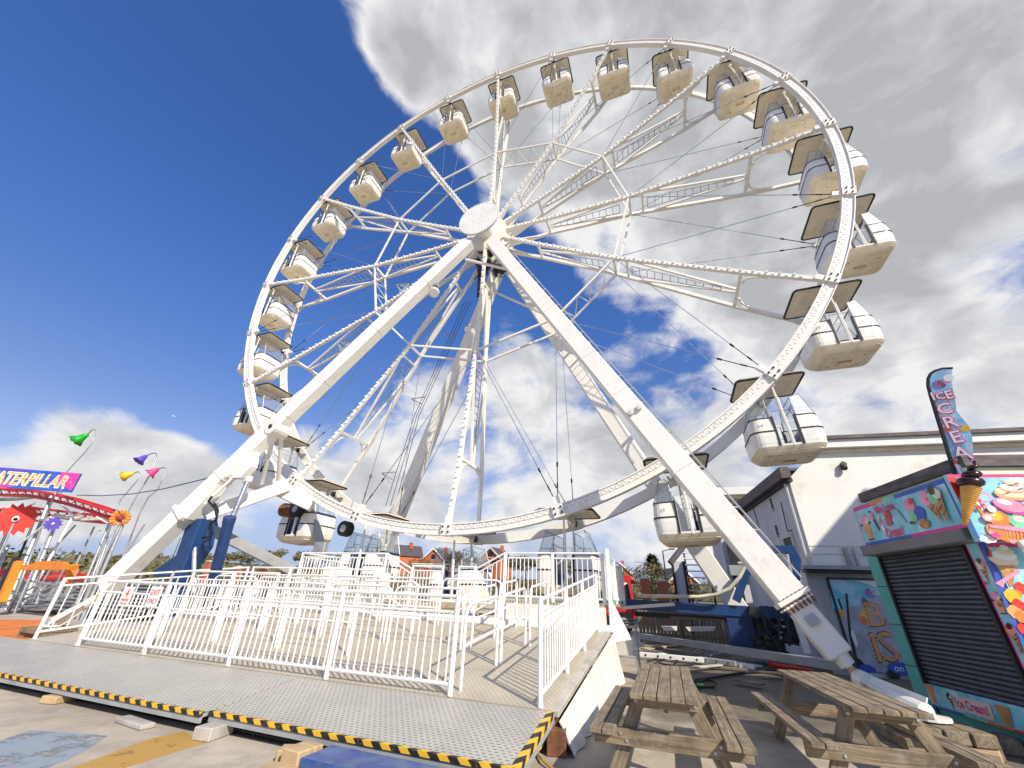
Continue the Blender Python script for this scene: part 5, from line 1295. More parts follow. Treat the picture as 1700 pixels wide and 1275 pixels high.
# ------------------------------------------------------------------ trees and hedges: clumps of leaf faces round branches
def foliage(c, rx, ry, rz_, n, size, rn, top=1.0, clumps=14):
    b = MB(); cs = []
    for i in range(clumps):
        while True:
            p = V((rn.uniform(-1, 1), rn.uniform(-1, 1), rn.uniform(-.9, 1)))
            if p.length < 1: break
        cs.append((V((p.x*rx*.8, p.y*ry*.8, p.z*rz_*.8)), rn.uniform(.25, .5)))
    for i in range(n):
        cc, cr = cs[rn.randrange(clumps)]; d = V((rn.gauss(0, 1), rn.gauss(0, 1), rn.gauss(0, 1))).normalized()*cr*rn.uniform(.5, 1.05)
        p = V(c)+cc+V((d.x*rx, d.y*ry, d.z*rz_)); a = V((rn.gauss(0, 1), rn.gauss(0, 1), rn.gauss(0, 1))).normalized(); u = a.orthogonal().normalized(); v = a.cross(u)
        s_ = size*rn.uniform(.6, 1.4); b.add([p-u*s_, p-v*s_*.5, p+u*s_, p+v*s_*.5], [(0, 1, 2, 3)])
    return b
def bush(px, py, y, rx, rz_, m, lab, nm='bush', cat='bush', group=None, n=900, size=.16, trunk=False, seed=1):
    rn = random.Random(seed); c = at(px, py, y=y); zb = hill_h(c.x, c.y) if c.y > 25 else 0
    r_ = thing(nm, (c.x, c.y, zb), lab, cat, group)
    part('crown', foliage(c, rx, rx*.8, rz_, n, size, rn), m, r_)
    b = MB(); base = V((c.x, c.y, zb-.2))
    b.path([base, base.lerp(c, .5)+V((.1*rx, 0, 0)), c], [.16*min(1, rx/3), .11*min(1, rx/3), .04], 6)
    for i in range(5):
        q = c+V((rn.uniform(-.6, .6)*rx, rn.uniform(-.4, .4)*rx, rn.uniform(.0, .8)*rz_)); b.path([base.lerp(c, rn.uniform(.3, .9)), q], [.06, .015], 4)
    part('trunk', b, barkm, r_); return r_
bush(1062, 958, 34, 2.3, 2.0, leaf_br, 'rounded bare brown bush behind the red truck', seed=3, n=1800, size=.11)
bush(1112, 975, 33, 2.4, 1.2, leaf_gr, 'low green bush between the brick gate pillars', seed=4, n=1200, size=.11)
bush(1022, 972, 33, 1.8, 1.3, leaf_gr, 'green hedge bush behind the tall white end post', seed=5, n=1200, size=.11)
bush(1140, 982, 33, 1.6, 1.0, leaf_gr, 'green bush at the foot of the stair hood', seed=6, n=800, size=.11)
def conifer(px0, py0, px1, py1, y, w_, lab):
    a, t_ = at(px0, py0, y=y), at(px1, py1, y=y); rn = random.Random(9); r_ = thing('conifer_tree', (a.x, a.y, hill_h(a.x, a.y)), lab, 'tree')
    b = MB(); H_ = t_.z-a.z
    for i in range(2600):
        f = rn.random()**.8; r__ = w_*(1-f)**.75*(.55+.45*math.sin(f*38+rn.random()*1.4))*rn.uniform(.5, 1.1)+.12; an = rn.uniform(0, 2*PI)
        p = a.lerp(t_, f)+V((r__*math.cos(an), r__*math.sin(an), -.2*r__+rn.uniform(-.1, .1))); d = V((math.cos(an), math.sin(an), rn.uniform(-.7, .3))).normalized(); q = d.cross(V((0, 0, 1))).normalized()
        s_ = rn.uniform(.1, .24); b.add([p, p+d*s_*1.6+q*s_*.5, p+d*s_*2.2, p+d*s_*1.6-q*s_*.5], [(0, 1, 2, 3)])
    part('crown', b, leaf_dk, r_); b = MB(); b.tube((a.x, a.y, hill_h(a.x, a.y)-.2), t_, .2, 6, .03); part('trunk', b, barkm, r_)
conifer(1090, 962, 1081, 921, 40, 1.5, 'dark green conifer standing above the hedge by the brick pillars')
hl = [(150, 926, 'at the far left below the bell lamps'), (205, 926, 'left of the long white leg'), (262, 928, 'beside the blue cranked arm'), (335, 926, 'between the blue post and the blue ram'), (400, 926, 'right of the blue ram'),
      (455, 922, 'below the shaded hanging gondola'), (520, 926, 'at the left end of the platform railing'), (590, 926, 'behind the left platform railing'), (690, 929, 'below the two orange houses'), (760, 932, 'right of the orange houses'), (870, 936, 'behind the right platform railing'), (950, 942, 'behind the right end of the platform')]
for i, (px, py, lab) in enumerate(hl):
    bush(px, py, 72+5*(i % 3), 4.6+(i*37 % 10)*.16, 1.5+(i*53 % 10)*.10, (leaf_br, leaf_gr, leaf_br)[i % 3], ('brown' if i % 3 != 1 else 'green')+' hedgerow bush on the skyline '+lab, 'hedgerow_bush', 'bush', 'hedgerow bushes along the skyline', 1300, .28, seed=20+i)
# hedgerow mass on the far bank
def hedge_mass():
    rn = random.Random(77); b = MB()
    for i in range(9000):
        a = math.radians(rn.uniform(-75, 12)); r_ = rn.uniform(70, 130); x, y = 6.4+math.sin(a)*r_, -11.5+math.cos(a)*r_
        p = V((x, y, hill_h(x, y)+rn.random()**2*1.1*(1+.8*math.sin(a*31)+.5*math.sin(r_*.7)))); s_ = rn.uniform(.2, .5)
        u = V((rn.gauss(0, 1), rn.gauss(0, 1), rn.gauss(0, 1))).normalized(); v = u.orthogonal().normalized(); b.add([p-u*s_, p-v*s_*.6, p+u*s_, p+v*s_*.6], [(0, 1, 2, 3)])
    o = part('scrub', b, leaf_gr, None); tag(o, 'brown and green scrub covering the distant bank', 'scrub', None, 'stuff')
hedge_mass()
# ------------------------------------------------------------------ boundary wall with brick pillars and railings
bw = thing('boundary_wall', (0, 24, 0), 'low pale boundary wall with dark iron railings along the road', 'wall')
b = MB(); b.box((-12, 24, .7), (62, .35, 1.4)); part('wall', b, stone, bw)
b = MB(); b.box((-12, 24, 1.43), (62.2, .45, .07)); part('coping', b, stone, bw)
b = MB()
for z in (1.7, 2.75): b.box((-12, 24, z), (62, .04, .05))
for i in range(413): b.box((-43+.15*i, 24, 2.2), (.022, .022, 1.25))
part('railing_bars', b, darkm, bw, kind='stuff')
plm = {}
PILL = [(1070, 958), (1098, 962), (1131, 964), (350, 931), (397, 940), (438, 942), (560, 934)]
PLAB = ['at the left of the gateway behind the red truck', 'in the middle of the gateway by the thin lamp post', 'at the right of the gateway near the stair', 'between the blue post and the blue ram', 'right of the blue ram', 'beside the grey brace', 'behind the left platform railing']
for (px, py), lab in zip(PILL, PLAB):
    p = at(px, py, y=23.7); r_ = thing('brick_pillar', (p.x, 23.7, 0), 'red brick pillar with pale cap '+lab, 'pillar', 'brick pillars along the boundary wall')
    b = MB(); b.box((p.x, 23.7, (p.z-.15)/2), (.62, .62, p.z-.15), None, .01); part('shaft', b, brick, r_)
    b = MB(); b.loft([[V((p.x+sx*k, 23.7+sy*k, z)) for sx, sy in ((-1, -1), (1, -1), (1, 1), (-1, 1))] for k, z in ((.36, p.z-.15), (.38, p.z-.08), (.12, p.z+.04))]); part('cap', b, stone, r_)
# lamp posts
for i, (px, py, y, lab) in enumerate(((1100, 914, 30, 'thin grey lamp post beside the dark conifer'), (740, 912, 60, 'thin lamp post between the orange houses and the platform gate'), (162, 882, 40, 'thin lamp post left of the sunflower'), (300, 893, 40, 'thin lamp post between the long leg and the blue arm'), (372, 905, 45, 'thin lamp post behind the blue ram'))):
    p = at(px, py, y=y); r_ = thing('lamp_post', (p.x, p.y, 0), lab, 'lamp post', 'street lamp posts')
    b = MB(); b.tube((p.x, p.y, 0), p, .10, 8, .05); part('post', b, darkm if i != 2 else greyp, r_)
    b = MB(); b.tube(p-V((0, 0, .05)), p+V((.7, 0, .12)), .035, 6); b.box(p+V((.8, 0, .12)), (.5, .2, .1)); part('lamp_head', b, darkm, r_)

# ================================================================== RED TRUCK
tp = at(1046, 960, y=14); tx, tz = tp.x, tp.z
tk = thing('red_truck', (tx-1.2, 14.8, 0), 'red truck cab with white stripe parked behind the tall end post', 'truck')
b = MB(); b.prism([(tx-2.3, 13.8, .9), (tx+.05, 13.8, .9), (tx+.05, 13.8, tz-.75), (tx-.25, 13.8, tz-.1), (tx-2.3, 13.8, tz-.1)], (0, 2.3, 0)); part('cab', b, darkm, tk)
b = MB(); b.prism([(tx-2.4, 13.72, tz-.22), (tx-.05, 13.72, tz-.22), (tx+.12, 13.72, tz-.06), (tx+.02, 13.72, tz+.12), (tx-2.4, 13.72, tz+.16)], (0, 2.46, 0)); part('roof', b, red, tk)
b = MB(); b.prism([(tx-2.4, 13.70, tz-.42), (tx-.4, 13.70, tz-.42), (tx-.05, 13.70, tz-.23), (tx-2.4, 13.70, tz-.23)], (0, .06, 0)); part('stripe', b, rail_w, tk)
b = MB(); b.prism([(tx-1.6, 13.74, tz-1.5), (tx-.55, 13.74, tz-1.5), (tx-.45, 13.74, tz-.5), (tx-1.6, 13.74, tz-.5)], (0, .05, 0)); part('side_window', b, glass, tk); 
b = MB(); b.prism([(tx-1.15, 13.70, tz-1.4), (tx-.72, 13.70, tz-1.4), (tx-.72, 13.70, tz-.6), (tx-1.15, 13.70, tz-.6)], (0, .05, 0)); part('mirror_panel', b, mint, tk)
b = MB(); b.beam((tx-.05, 13.72, tz-.1), (tx+.12, 13.72, tz-1.7), .12, .14); part('front_pillar', b, red, tk)
b = MB(); b.box((tx-1.15, 14.95, 1.0), (2.3, 2.35, .7), None, .05); part('lower_body', b, red, tk)
for x in (tx-1.7, tx-.5):
    b = MB(); b.tube((x, 13.6, .5), (x, 13.9, .5), .5, 16); ty = part('tyre', b, black, tk); b = MB(); b.tube((x, 13.58, .5), (x, 13.6, .5), .25, 12); part('rim', b, greyp, ty)

# ================================================================== BLUE CHASSIS AND YARD GEAR (parts of the wheel's frame)
q0, q1 = at(1032, 995, y=4.6), at(1236, 1006, y=4.6); qh = (q0.z-at(1032, 1012, y=4.6).z)
b = MB(); b.beam(q0+V((0, 0, -.13)), q1+V((1.4, 0, -.17)), .3, .30); ch_ = part('chassis_beam', b, blue, frame)
b = MB(); b.beam(q0+V((0, -.17, -.26)), at(1120, 1003, y=4.43), .02, .10); part('white_stripe', b, rail_w, ch_)
b = MB(); b.beam(q0+V((.4, .1, -.42)), q1+V((1.4, .1, -.42)), .3, .14); part('chassis_rail', b, black, frame)
b = MB(); b.box(at(1228, 1044, y=4.9), (.75, .8, 1.0), None, .02); part('tank', b, seatb, frame)
eg = MB(); rn = random.Random(8)
for i in range(34):
    p = at(rn.uniform(1245, 1325), rn.uniform(1010, 1078), y=rn.uniform(4.2, 5.6)); eg.box(p, (rn.uniform(.1, .5), .2, rn.uniform(.1, .5)), Matrix.Rotation(rn.uniform(-.6, .6), 3, 'Y'))
for i in range(12):
    p = at(rn.uniform(1240, 1320), rn.uniform(1005, 1060), y=4.2); q = at(rn.uniform(1240, 1330), rn.uniform(1020, 1085), y=4.3); eg.path([p, (p+q)/2+V((0, -.1, -.25)), q], .03, 5)
part('engine_clutter', eg, darkm, frame, kind='stuff')
b = MB(); b.prism([at(*p, y=2.6) for p in ((1284, 905), (1318, 906), (1330, 930), (1326, 990), (1314, 990), (1316, 935), (1308, 918), (1290, 918))], (0, .3, 0)); rc = part('cranked_arm', b, blue, frame)
b = MB(); b.tube(at(1306, 920, y=2.5), at(1320, 990, y=2.5), .05, 8); part('small_ram', b, galv, rc)
b = MB(); b.beam(at(1243, 938, y=4.4), at(1222, 998, y=4.4), .2, .22); part('blue_post', b, blue, frame)
b = MB(); b.prism([at(*p, y=3.6) for p in ((1312, 1012), (1320, 1008), (1348, 1085), (1336, 1085))], (0, .1, 0)); b2 = part('red_panel_frame', b, rail_w, frame)
b = MB(); b.prism([at(*p, y=3.65) for p in ((1318, 1020), (1330, 1030), (1348, 1083), (1338, 1083))], (0, .06, 0)); part('red_panel', b, red, b2)
def loose(nm, mb, m, lab, cat, smooth=False): return single(nm, mb, m, lab, cat, smooth=smooth)
b = MB(); b.path([at(px, py, y=yy) for px, py, yy in ((1062, 989, 4.2), (1110, 990, 4.2), (1160, 991, 4.2), (1190, 987, 4.1), (1212, 977, 4.0), (1228, 958, 4.0), (1238, 938, 4.0), (1244, 915, 4.0))], .055, 8)
loose('supply_hose', b, hose, 'thick cream supply hose lying along the blue chassis beam and rising to the leg', 'hose', True)
# timber pale fence in the shade behind the chassis
pf = thing('pale_fence', (6.6, 9.5, 0), 'weathered upright pale fence in the shade below the blue beam', 'fence')
x0, x1 = at(1062, 1030, y=9.5).x, at(1215, 1030, y=9.5).x; rn = random.Random(12)
N = 26; FZ_ = at(1130, 1008, y=9.5).z
pm_ = MB(); pm_.box((0, 0, FZ_/2), (.12, .03, FZ_), None, .005); pme = pm_.mesh('pale'); pme.materials.append(wood)
for i in range(N):
    part('pale', pme, None, pf, world=T(x0+(x1-x0)*i/(N-1), 9.5+rn.uniform(-.02, .02), rn.uniform(-.08, .04)) @ Matrix.Rotation(rn.uniform(-.03, .03), 4, 'Y'))
for z in (.3, FZ_-.25):
    b = MB(); b.box(((x0+x1)/2, 9.55, z), (x1-x0, .04, .09)); part('fence_rail', b, wood, pf)
for i, (p4, lab) in enumerate(((((1098, 1040), (1124, 1040), (1124, 1047), (1103, 1047)), 'short white trough panel lying below the fence, left one'), (((1138, 1041), (1188, 1041), (1184, 1048), (1144, 1048)), 'longer white trough panel lying below the fence, right one'))):
    b = MB(); b.prism([at(*p, y=6.8) for p in p4], (0, .35, 0)); loose('trough_panel', b, rail_w, lab, 'panel')
ga, gb = at(1063, 1056, z=.30), at(1402, 1107, z=.42)
b = MB(); b.beam(ga, gb, .22, .20, ch=.012); loose('outrigger_beam', b, greyp, 'long grey steel outrigger beam lying slantwise across the yard to the leg foot', 'beam')
pa_, pb2 = at(1062, 1086, z=.12), at(1168, 1096, z=.12)
r_ = thing('drilled_bar', pa_, 'white drilled bar lying on the ground behind the first picnic table', 'bar'); b = MB(); b.beam(pa_, pb2, .16, .12, ch=.008); part('bar', b, rail_w, r_)
for i in range(5):
    p = pa_.lerp(pb2, .1+.2*i); b = MB(); b.tube(p+V((0, -.082, 0)), p+V((0, -.088, 0)), .03, 8); part('hole', b, black, r_)
pa_, pb2 = at(1160, 1094, z=.12), at(1222, 1102, z=.12)
r_ = thing('drilled_bar', pa_, 'grey drilled bar lying end on to the white drilled bar', 'bar'); b = MB(); b.beam(pa_, pb2, .16, .12, ch=.008); part('bar', b, greyp, r_)
for i in range(3):
    p = pa_.lerp(pb2, .2+.3*i); b = MB(); b.tube(p+V((0, -.082, 0)), p+V((0, -.088, 0)), .03, 8); part('hole', b, black, r_)
r_ = thing('steel_grille', at(1180, 1080, z=.1), 'small steel ladder grille lying under the grey outrigger beam', 'grille')
g0, g1, g2, g3 = at(1152, 1082, z=.10), at(1196, 1068, z=.10), at(1214, 1082, z=.10), at(1172, 1090, z=.10)
for a, c in ((g0, g1), (g3, g2)): b = MB(); b.tube(a, c, .025, 6); part('side_bar', b, galv, r_)
for i in range(8): b = MB(); b.tube(g0.lerp(g1, i/7), g3.lerp(g2, i/7), .016, 5); part('rung', b, galv, r_)
for i, (p1, p2, m, lab) in enumerate((((1066, 1076), (1150, 1070), ply, 'long pale plank lying beside the grey beam'), ((1070, 1066), (1130, 1062), wood, 'weathered plank lying close behind the trolley'), ((1200, 1096), (1262, 1106), rail_w, 'short white board lying before the red tube'), ((1262, 1116), (1330, 1120), ply, 'pale plank lying under the red tube'), ((1390, 1125), (1450, 1150), wood, 'weathered plank lying behind the second picnic table'))):
    plank('loose_plank', at(*p1, z=.04+.03*i), at(*p2, z=.04+.03*i), .22, .04, (0, 0, 1), m, None); o = D.objects[-1]
    o = [x for x in D.objects if x.name.startswith('loose_plank') and 'label' not in x][0]; tag(o, lab, 'plank')
XP = [((1072, 1078), (1120, 1072), ply, 'short pale plank lying nearest the trolley wheels'), ((1080, 1060), (1180, 1066), wood, 'long weathered plank lying along the foot of the outrigger beam'), ((1180, 1106), (1240, 1112), wood, 'weathered plank lying in front of the grey drilled bar'),
      ((1206, 1075), (1290, 1092), ply, 'pale plank lying behind the middle of the outrigger beam'), ((1028, 1150), (1012, 1128), wood, 'short weathered plank lying between the tarpaulin skirt and the first table'), ((1218, 1128), (1268, 1136), wood, 'weathered plank half under the far end of the second table'), ((1150, 1108), (1196, 1104), conc, 'grey board lying beside the tangled cable')]
for i, (p1, p2, m, lab) in enumerate(XP):
    o = plank('loose_plank', at(*p1, z=.03+.012*i), at(*p2, z=.035+.012*i), .16+.02*(i % 3), .035, (0, 0, 1), m, None); tag(o, lab, 'plank')
b = MB(); b.box(at(1322, 1101, z=.2), (.55, .5, .05), Matrix.Rotation(.3, 3, 'Z'), .005); loose('yellow_board', b, yellowp, 'square yellow board lying behind the second picnic table', 'board')
b = MB(); b.tube(at(1284, 1105, z=.12), at(1348, 1114, z=.12), .07, 10, .05); b.tube(at(1276, 1104, z=.12), at(1284, 1105, z=.12), .04, 8, .07); loose('red_tube', b, red, 'red plastic tube lying on the tarmac behind the tables', 'tube')
b = MB(); b.path([at(px, py, z=.05) for px, py in ((1142, 1131), (1170, 1127), (1200, 1122), (1240, 1116), (1290, 1113), (1340, 1116), (1385, 1122))], .03, 6); loose('black_cable', b, black, 'long black cable trailing across the dark tarmac between the tables', 'cable', True)
b = MB(); b.path([at(px, py, z=.05) for px, py in ((1145, 1136), (1170, 1129), (1188, 1133), (1184, 1141), (1162, 1141), (1148, 1138))], .026, 6); loose('cable_coil', b, black, 'small loop of black cable beside the first picnic table', 'cable', True)
b = MB(); b.path([at(px, py, z=.06) for px, py in ((1075, 1097), (1092, 1093), (1120, 1094), (1152, 1098), (1150, 1104), (1120, 1105), (1098, 1102), (1090, 1097), (1110, 1093), (1126, 1097), (1118, 1103))], .022, 6); loose('cable_coil', b, black, 'tangled black cable lying behind the first picnic table top', 'cable', True)
b = MB(); b.path([at(px, py, z=.08) for px, py in ((1256, 1086), (1268, 1087), (1275, 1093), (1274, 1099))], .035, 6); loose('pipe_bend', b, hose, 'short cream pipe bend lying under the end of the grey beam', 'pipe', True)
b = MB()
rn = random.Random(4)
for i in range(40):
    p = at(rn.uniform(1146, 1166), rn.uniform(1134, 1141), z=.03); b.box(p, (.09, .02, .015), Matrix.Rotation(rn.uniform(0, 6), 3, 'Z'))
loose('green_rope', b, mat('lime_rope', (.25, .62, .10), .6), 'tuft of frayed lime green rope on the ground by the first picnic table', 'rope')
rn = random.Random(31)
for i, (px, py, s_) in enumerate(((1216, 1103, .22), (1232, 1105, .18), (1248, 1107, .2), (1100, 1088, .2))):
    p = at(px, py, z=.07); b = MB(); b.box(p, (s_*1.3, s_, .12), Matrix.Rotation(rn.uniform(0, 3), 3, 'Z'), .02); loose('white_fitting', b, rail_w, ('white metal fitting lying at the end of the grey drilled bar', 'white metal fitting, middle of the row before the red tube', 'white metal fitting nearest the cream pipe bend', 'white metal fitting resting on the white drilled bar')[i], 'fitting')
# puddle of oil stain ring: dark wet ground with painted-in shade by the tables stays in the ground material
# trolley with white bucket
tc = at(1040, 1118, z=.0); tc = V((5.03, -.15, 0)); c0 = at(1046, 1128, z=0)
tr = thing('hand_trolley', c0, 'small steel trolley carrying boards and a white tub beside the tarpaulin skirt', 'trolley')
X0, Y0 = c0.x-.12, c0.y
for x in (-.28, .32):
    for y in (0, .5): b = MB(); b.tube((X0+x, Y0+y, .1), (X0+x, Y0+y, 1.02), .02, 6); part('upright', b, galv, tr)
for z in (.42, 1.0):
    b = MB(); b.path([(X0-.28, Y0, z), (X0+.32, Y0, z), (X0+.32, Y0+.5, z), (X0-.28, Y0+.5, z)], .018, 6, True); part('frame_hoop', b, galv, tr)
for x in (-.28, .32):
    b = MB(); b.tube((X0+x-.03, Y0, .07), (X0+x+.03, Y0, .07), .07, 12); part('castor', b, black, tr)
b = MB(); b.loft([rr_loop(.2, .17, .05, 0), rr_loop(.25, .21, .06, .34)]); part('tub', b, tarp, None, world=T(X0+.03, Y0+.25, .44)); o = [x for x in D.objects if x.name == 'tub'][0]; tag(o, 'dirty white plastic tub sitting in the steel trolley', 'tub')
for i in range(3):
    plank('scrap_board', (X0-.35+.1*i, Y0+.1+.1*i, .98+.05*i), (X0+.35, Y0+.3+.08*i, 1.03+.06*i), .12, .03, (0, 0, 1), (ply, wood, darkm)[i], None)
    o = [x for x in D.objects if x.name.startswith('scrap_board') and 'label' not in x][0]; tag(o, ('pale scrap board lying lowest across the trolley', 'weathered scrap board lying across the middle of the trolley load', 'dark scrap board lying on top of the trolley load')[i], 'board')
b = MB(); b.box(at(906, 1245, z=.12)+V((0, .5, 0)), (.22, .5, .24), Matrix.Rotation(.2, 3, 'Z'), .01); loose('rusty_block', b, rust, 'rusty brown block under the front right corner of the ramp', 'block')
b = MB(); p_ = at(890, 1250, z=.02); b.path([p_+V((0, .3, .2)), p_+V((.05, .1, .05)), p_, p_+V((.15, -.25, .02)), p_+V((.3, -.4, .01))], .014, 5); loose('yellow_strap', b, yellowp, 'thin yellow strap trailing from the ramp corner onto the tarmac', 'strap')
for i, (px, py, d, rz) in enumerate(((1600, 1222, (1.1, .5, .16), -.5), (1575, 1240, (.9, .4, .13), -.4))):
    p = at(px, py, z=.08); b = MB(); b.box((0, 0, 0), d, None, .015); o = part('ply_stack_block', b, (wood, ply)[i], None, world=T(p.x, p.y, d[2]/2+.001*i) @ Matrix.Rotation(rz, 4, 'Z')); tag(o, ('weathered grey timber baulk lying behind the second picnic table', 'pale timber baulk lying by the right seat of the second picnic table')[i], 'timber')

# ================================================================== CATERPILLAR RIDE (left)
SR = at(134, 786, y=0); SRb = at(122, 816.5, y=0); sh_ = SR.z-SRb.z
su = (V((SR.x-at(0, 775, y=-1.9).x, SR.y-at(0, 775, y=-1.9).y, 0))).normalized()
W_ = 5.2; so_ = V((SR.x, SR.y, SRb.z))-su*W_
ride = thing('caterpillar_ride', V((SR.x-3, 1.5, 0)), 'red tracked caterpillar roller coaster on pale struts beneath its name board', 'ride')
sb = panel_box('name_board', so_, su, W_, sh_, .12, bluep, ride)
P = Panel(sb, so_, su)
P.poly('border', [(0, 0), (2.4, 0), (2.9, .28), (0, .3)], magenta); P.poly('border', [(W_-.75, .35), (W_, .1), (W_, sh_), (W_-.9, sh_)], magenta); P.poly('border', [(1.2, sh_-.12), (3.0, sh_-.1), (3.0, sh_), (1.2, sh_)], purple)
for i in range(22): P.disc('star_print', (i*.83) % W_, .05+(i*.37) % (sh_-.1), .02, whitep, n=5)
fsz = sh_*.92
t1 = P.txt('CATERPILLAR', W_-.38, sh_*.17, fsz, whitep, align='RIGHT', shear=.12, sx=.66, off=.03); P.l += 1
t2 = P.txt('CATERPILLAR', W_-.38, sh_*.19, fsz*.97, yel, align='RIGHT', shear=.12, sx=.66, off=.0); P.l += 1
for i in range(8):
    pass
t3 = P.txt('CATERPILLAR', W_-.40, sh_*.185, fsz*.97, orangep, align='RIGHT', shear=.12, sx=.66, off=-.022)
def rail_pts(pp, Y): return [at(px, py, y=Y(px)) for px, py in pp]
def track(pp, Y, nm='track', col=red, gap=.5):
    L = rail_pts(pp, Y); Rr = [p+V((.15, gap, .0)) for p in L]; dn = [p+V((.07, gap/2, -.32)) for p in L]
    b = MB(); b.path(L, .065, 6); tr_ = part(nm, b, col, ride); b = MB(); b.path(Rr, .065, 6); part('rail', b, col, tr_); b = MB(); b.path(dn, .09, 6); part('spine', b, col, tr_)
    for i in range(len(L)-1):
        for q in range(3):
            f = q/3; b = MB(); A, B_, C_ = L[i].lerp(L[i+1], f), Rr[i].lerp(Rr[i+1], f), dn[i].lerp(dn[i+1], f); b.path([A, C_, B_], .035, 5); part('tie', b, col, tr_)
track([(-60, 802), (0, 812), (40, 812), (75, 818), (110, 826), (150, 838), (186, 851)], lambda px: .6)
track([(-60, 838), (0, 846), (50, 842), (95, 848), (140, 853), (186, 857)], lambda px: 1.4, col=red)
b = MB(); b.path([at(px, py, y=1.2) for px, py in ((-40, 830), (30, 828), (80, 822), (100, 818))], .11, 6); part('spine_beam', b, galv, ride)
b = MB(); b.path([at(px, py, y=1.5) for px, py in ((90, 856), (140, 862), (188, 860))], .10, 6); part('spine_beam', b, rail_w, ride)
STR = [((85, 824), (30, 960), 1.0, .085, galv), ((122, 856), (80, 932), 1.2, .07, rail_w), ((186, 858), (150, 945), 1.2, .06, galv), ((205, 868), (165, 960), .2, .07, galv), ((60, 856), (18, 960), 1.4, .06, darkm), ((94, 866), (60, 950), 1.3, .09, galv),
       ((158, 872), (120, 950), 2.0, .05, galv), ((240, 870), (196, 940), 1.8, .05, greyp), ((125, 872), (72, 930), 2.0, .05, galv), ((30, 842), (4, 900), 1.3, .06, darkm), ((14, 905), (-20, 985), .8, .08, galv), ((175, 905), (155, 960), 1.0, .08, galv)]
for a, c, y, r_, m in STR:
    A = at(*a, y=y); Cc = at(*c, y=y); d = (Cc-A); f = A.z/max(.1, (A.z-Cc.z)); b = MB(); b.tube(A, A+d*min(f, 4), r_, 8); part('strut', b, m, ride)
for a, c, y in (((90, 826), (122, 856), 1.1), ((122, 856), (148, 846), 1.2), ((20, 850), (60, 835), 1.2), ((160, 858), (180, 870), 1.2), ((25, 875), (85, 858), .5), ((30, 905), (90, 860), .3)):
    b = MB(); b.tube(at(*a, y=y), at(*c, y=y), .05, 6); part('knee_brace', b, rail_w, ride)
# grey station platform with rails and diagonals
pz0 = at(40, 1015, y=.6); 
for i in range(9):
    z = .25+.14*i; b = MB(); b.box((-19.5+.1*i, .9+.22*i, z), (9.0, .30, .06)); part('stage_step', b, galv, ride)
b = MB(); b.box((-21, 4.2, .75), (16, 3, 1.5)); part('stage_body', b, greyp, ride)
for i in range(9):
    x = -24+1.25*i; b = MB(); b.tube((x, 1.4, .3), (x+.1, 1.4, 1.9), .04, 6); part('stage_post', b, galv, ride)
for a, c in (((10, 1000), (60, 972)), ((18, 1004), (100, 968)), ((60, 1003), (70, 975)), ((20, 960), (120, 975)), ((10, 985), (120, 990)), ((10, 1008), (140, 1004)), ((95, 1000), (130, 975))):
    b = MB(); b.tube(at(*a, y=.5), at(*c, y=.5), .05, 6); part('stage_bar', b, galv, ride)
cg = MB()
b = MB(); b.path([at(px, py, y=1.6) for px, py in ((-10, 950), (20, 957), (60, 963), (105, 958), (150, 962))], .16, 8); part('lower_track', b, red, ride)
b = MB(); b.path([at(px, py, y=1.6) for px, py in ((-10, 942), (20, 949), (60, 954), (105, 950), (150, 955))], .05, 6); part('lower_rail', b, red, ride)
# orange arch at the ride entrance
ar = thing('orange_arch', at(20, 1000, y=-1.0), 'orange painted arch board on two posts at the ride entrance', 'arch')
ay = -1.0
b = MB(); b.beam(at(2, 1000, y=ay), at(32, 932, y=ay), .28, .20); part('post', b, orange, ar)
b = MB(); b.beam(at(112, 968, y=ay+.3), at(123, 938, y=ay+.3), .26, .2); part('post', b, orange, ar)
b = MB(); b.prism([at(*p, y=ay-.1) for p in ((32, 947), (36, 938), (50, 937), (62, 932), (80, 931), (102, 932), (110, 937), (124, 938), (118, 946), (80, 946))], (0, .15, 0)); part('arch_board', b, orange, ar)
b = MB(); b.beam(at(-6, 990, y=ay-.05), at(27, 925, y=ay-.05), .16, .2); part('blue_edge', b, darkm, ar)
mp = [at(px, py, z=.03) for px, py in ((-120, 1045), (-60, 1028), (72, 1029), (57, 1064), (-10, 1078), (-140, 1100))]
b = MB(); b.prism(mp, (0, 0, -.028)); loose('orange_mat', b, apron, 'orange rubber safety mat lying on the ground left of the ramp', 'mat')
# flower props on stalks
def stalk(par, p0, p1): 
    b = MB(); d = V(p1)-V(p0); f = V(p0).z/max(.1, (V(p0).z-V(p1).z)); b.tube(p0, V(p0)+d*min(f, 5), .05, 6); part('stalk', b, galv, par)
def spiky(px, py, y, r_, col, n, lab, eye, st_to):
    c = at(px, py, y=y); t_ = thing('flower_prop', c, lab, 'flower prop'); b = MB(); 
    nx = V((.9, -.35, 0)).normalized(); ux = V((nx.y, -nx.x, 0)); ux = V((-nx.y, nx.x, 0)); pts = []
    for i in range(n*2):
        a = PI*i/n; k = r_*(1 if i % 2 == 0 else .74); pts.append(c+ux*(k*math.cos(a))+V((0, 0, k*math.sin(a))))
    b.prism(pts, nx*.06); part('petals', b, col, t_)
    b = MB(); b.ball(c+nx*.07+ux*.0, .34*r_, 12, 6, (.5, .5, .6)); part('flower_eye', b, eye, t_)
    b = MB(); b.tube(c+nx*.30*r_, c+nx*.32*r_+V((0, 0, -.02)), .10*r_, 10); part('pupil', b, black, t_); stalk(t_, c-nx*.05, at(*st_to, y=y)); return t_
spiky(26, 862, -.3, .84, redf, 15, 'big red spiky flower face standing before the coaster track', whitep, (2, 915))
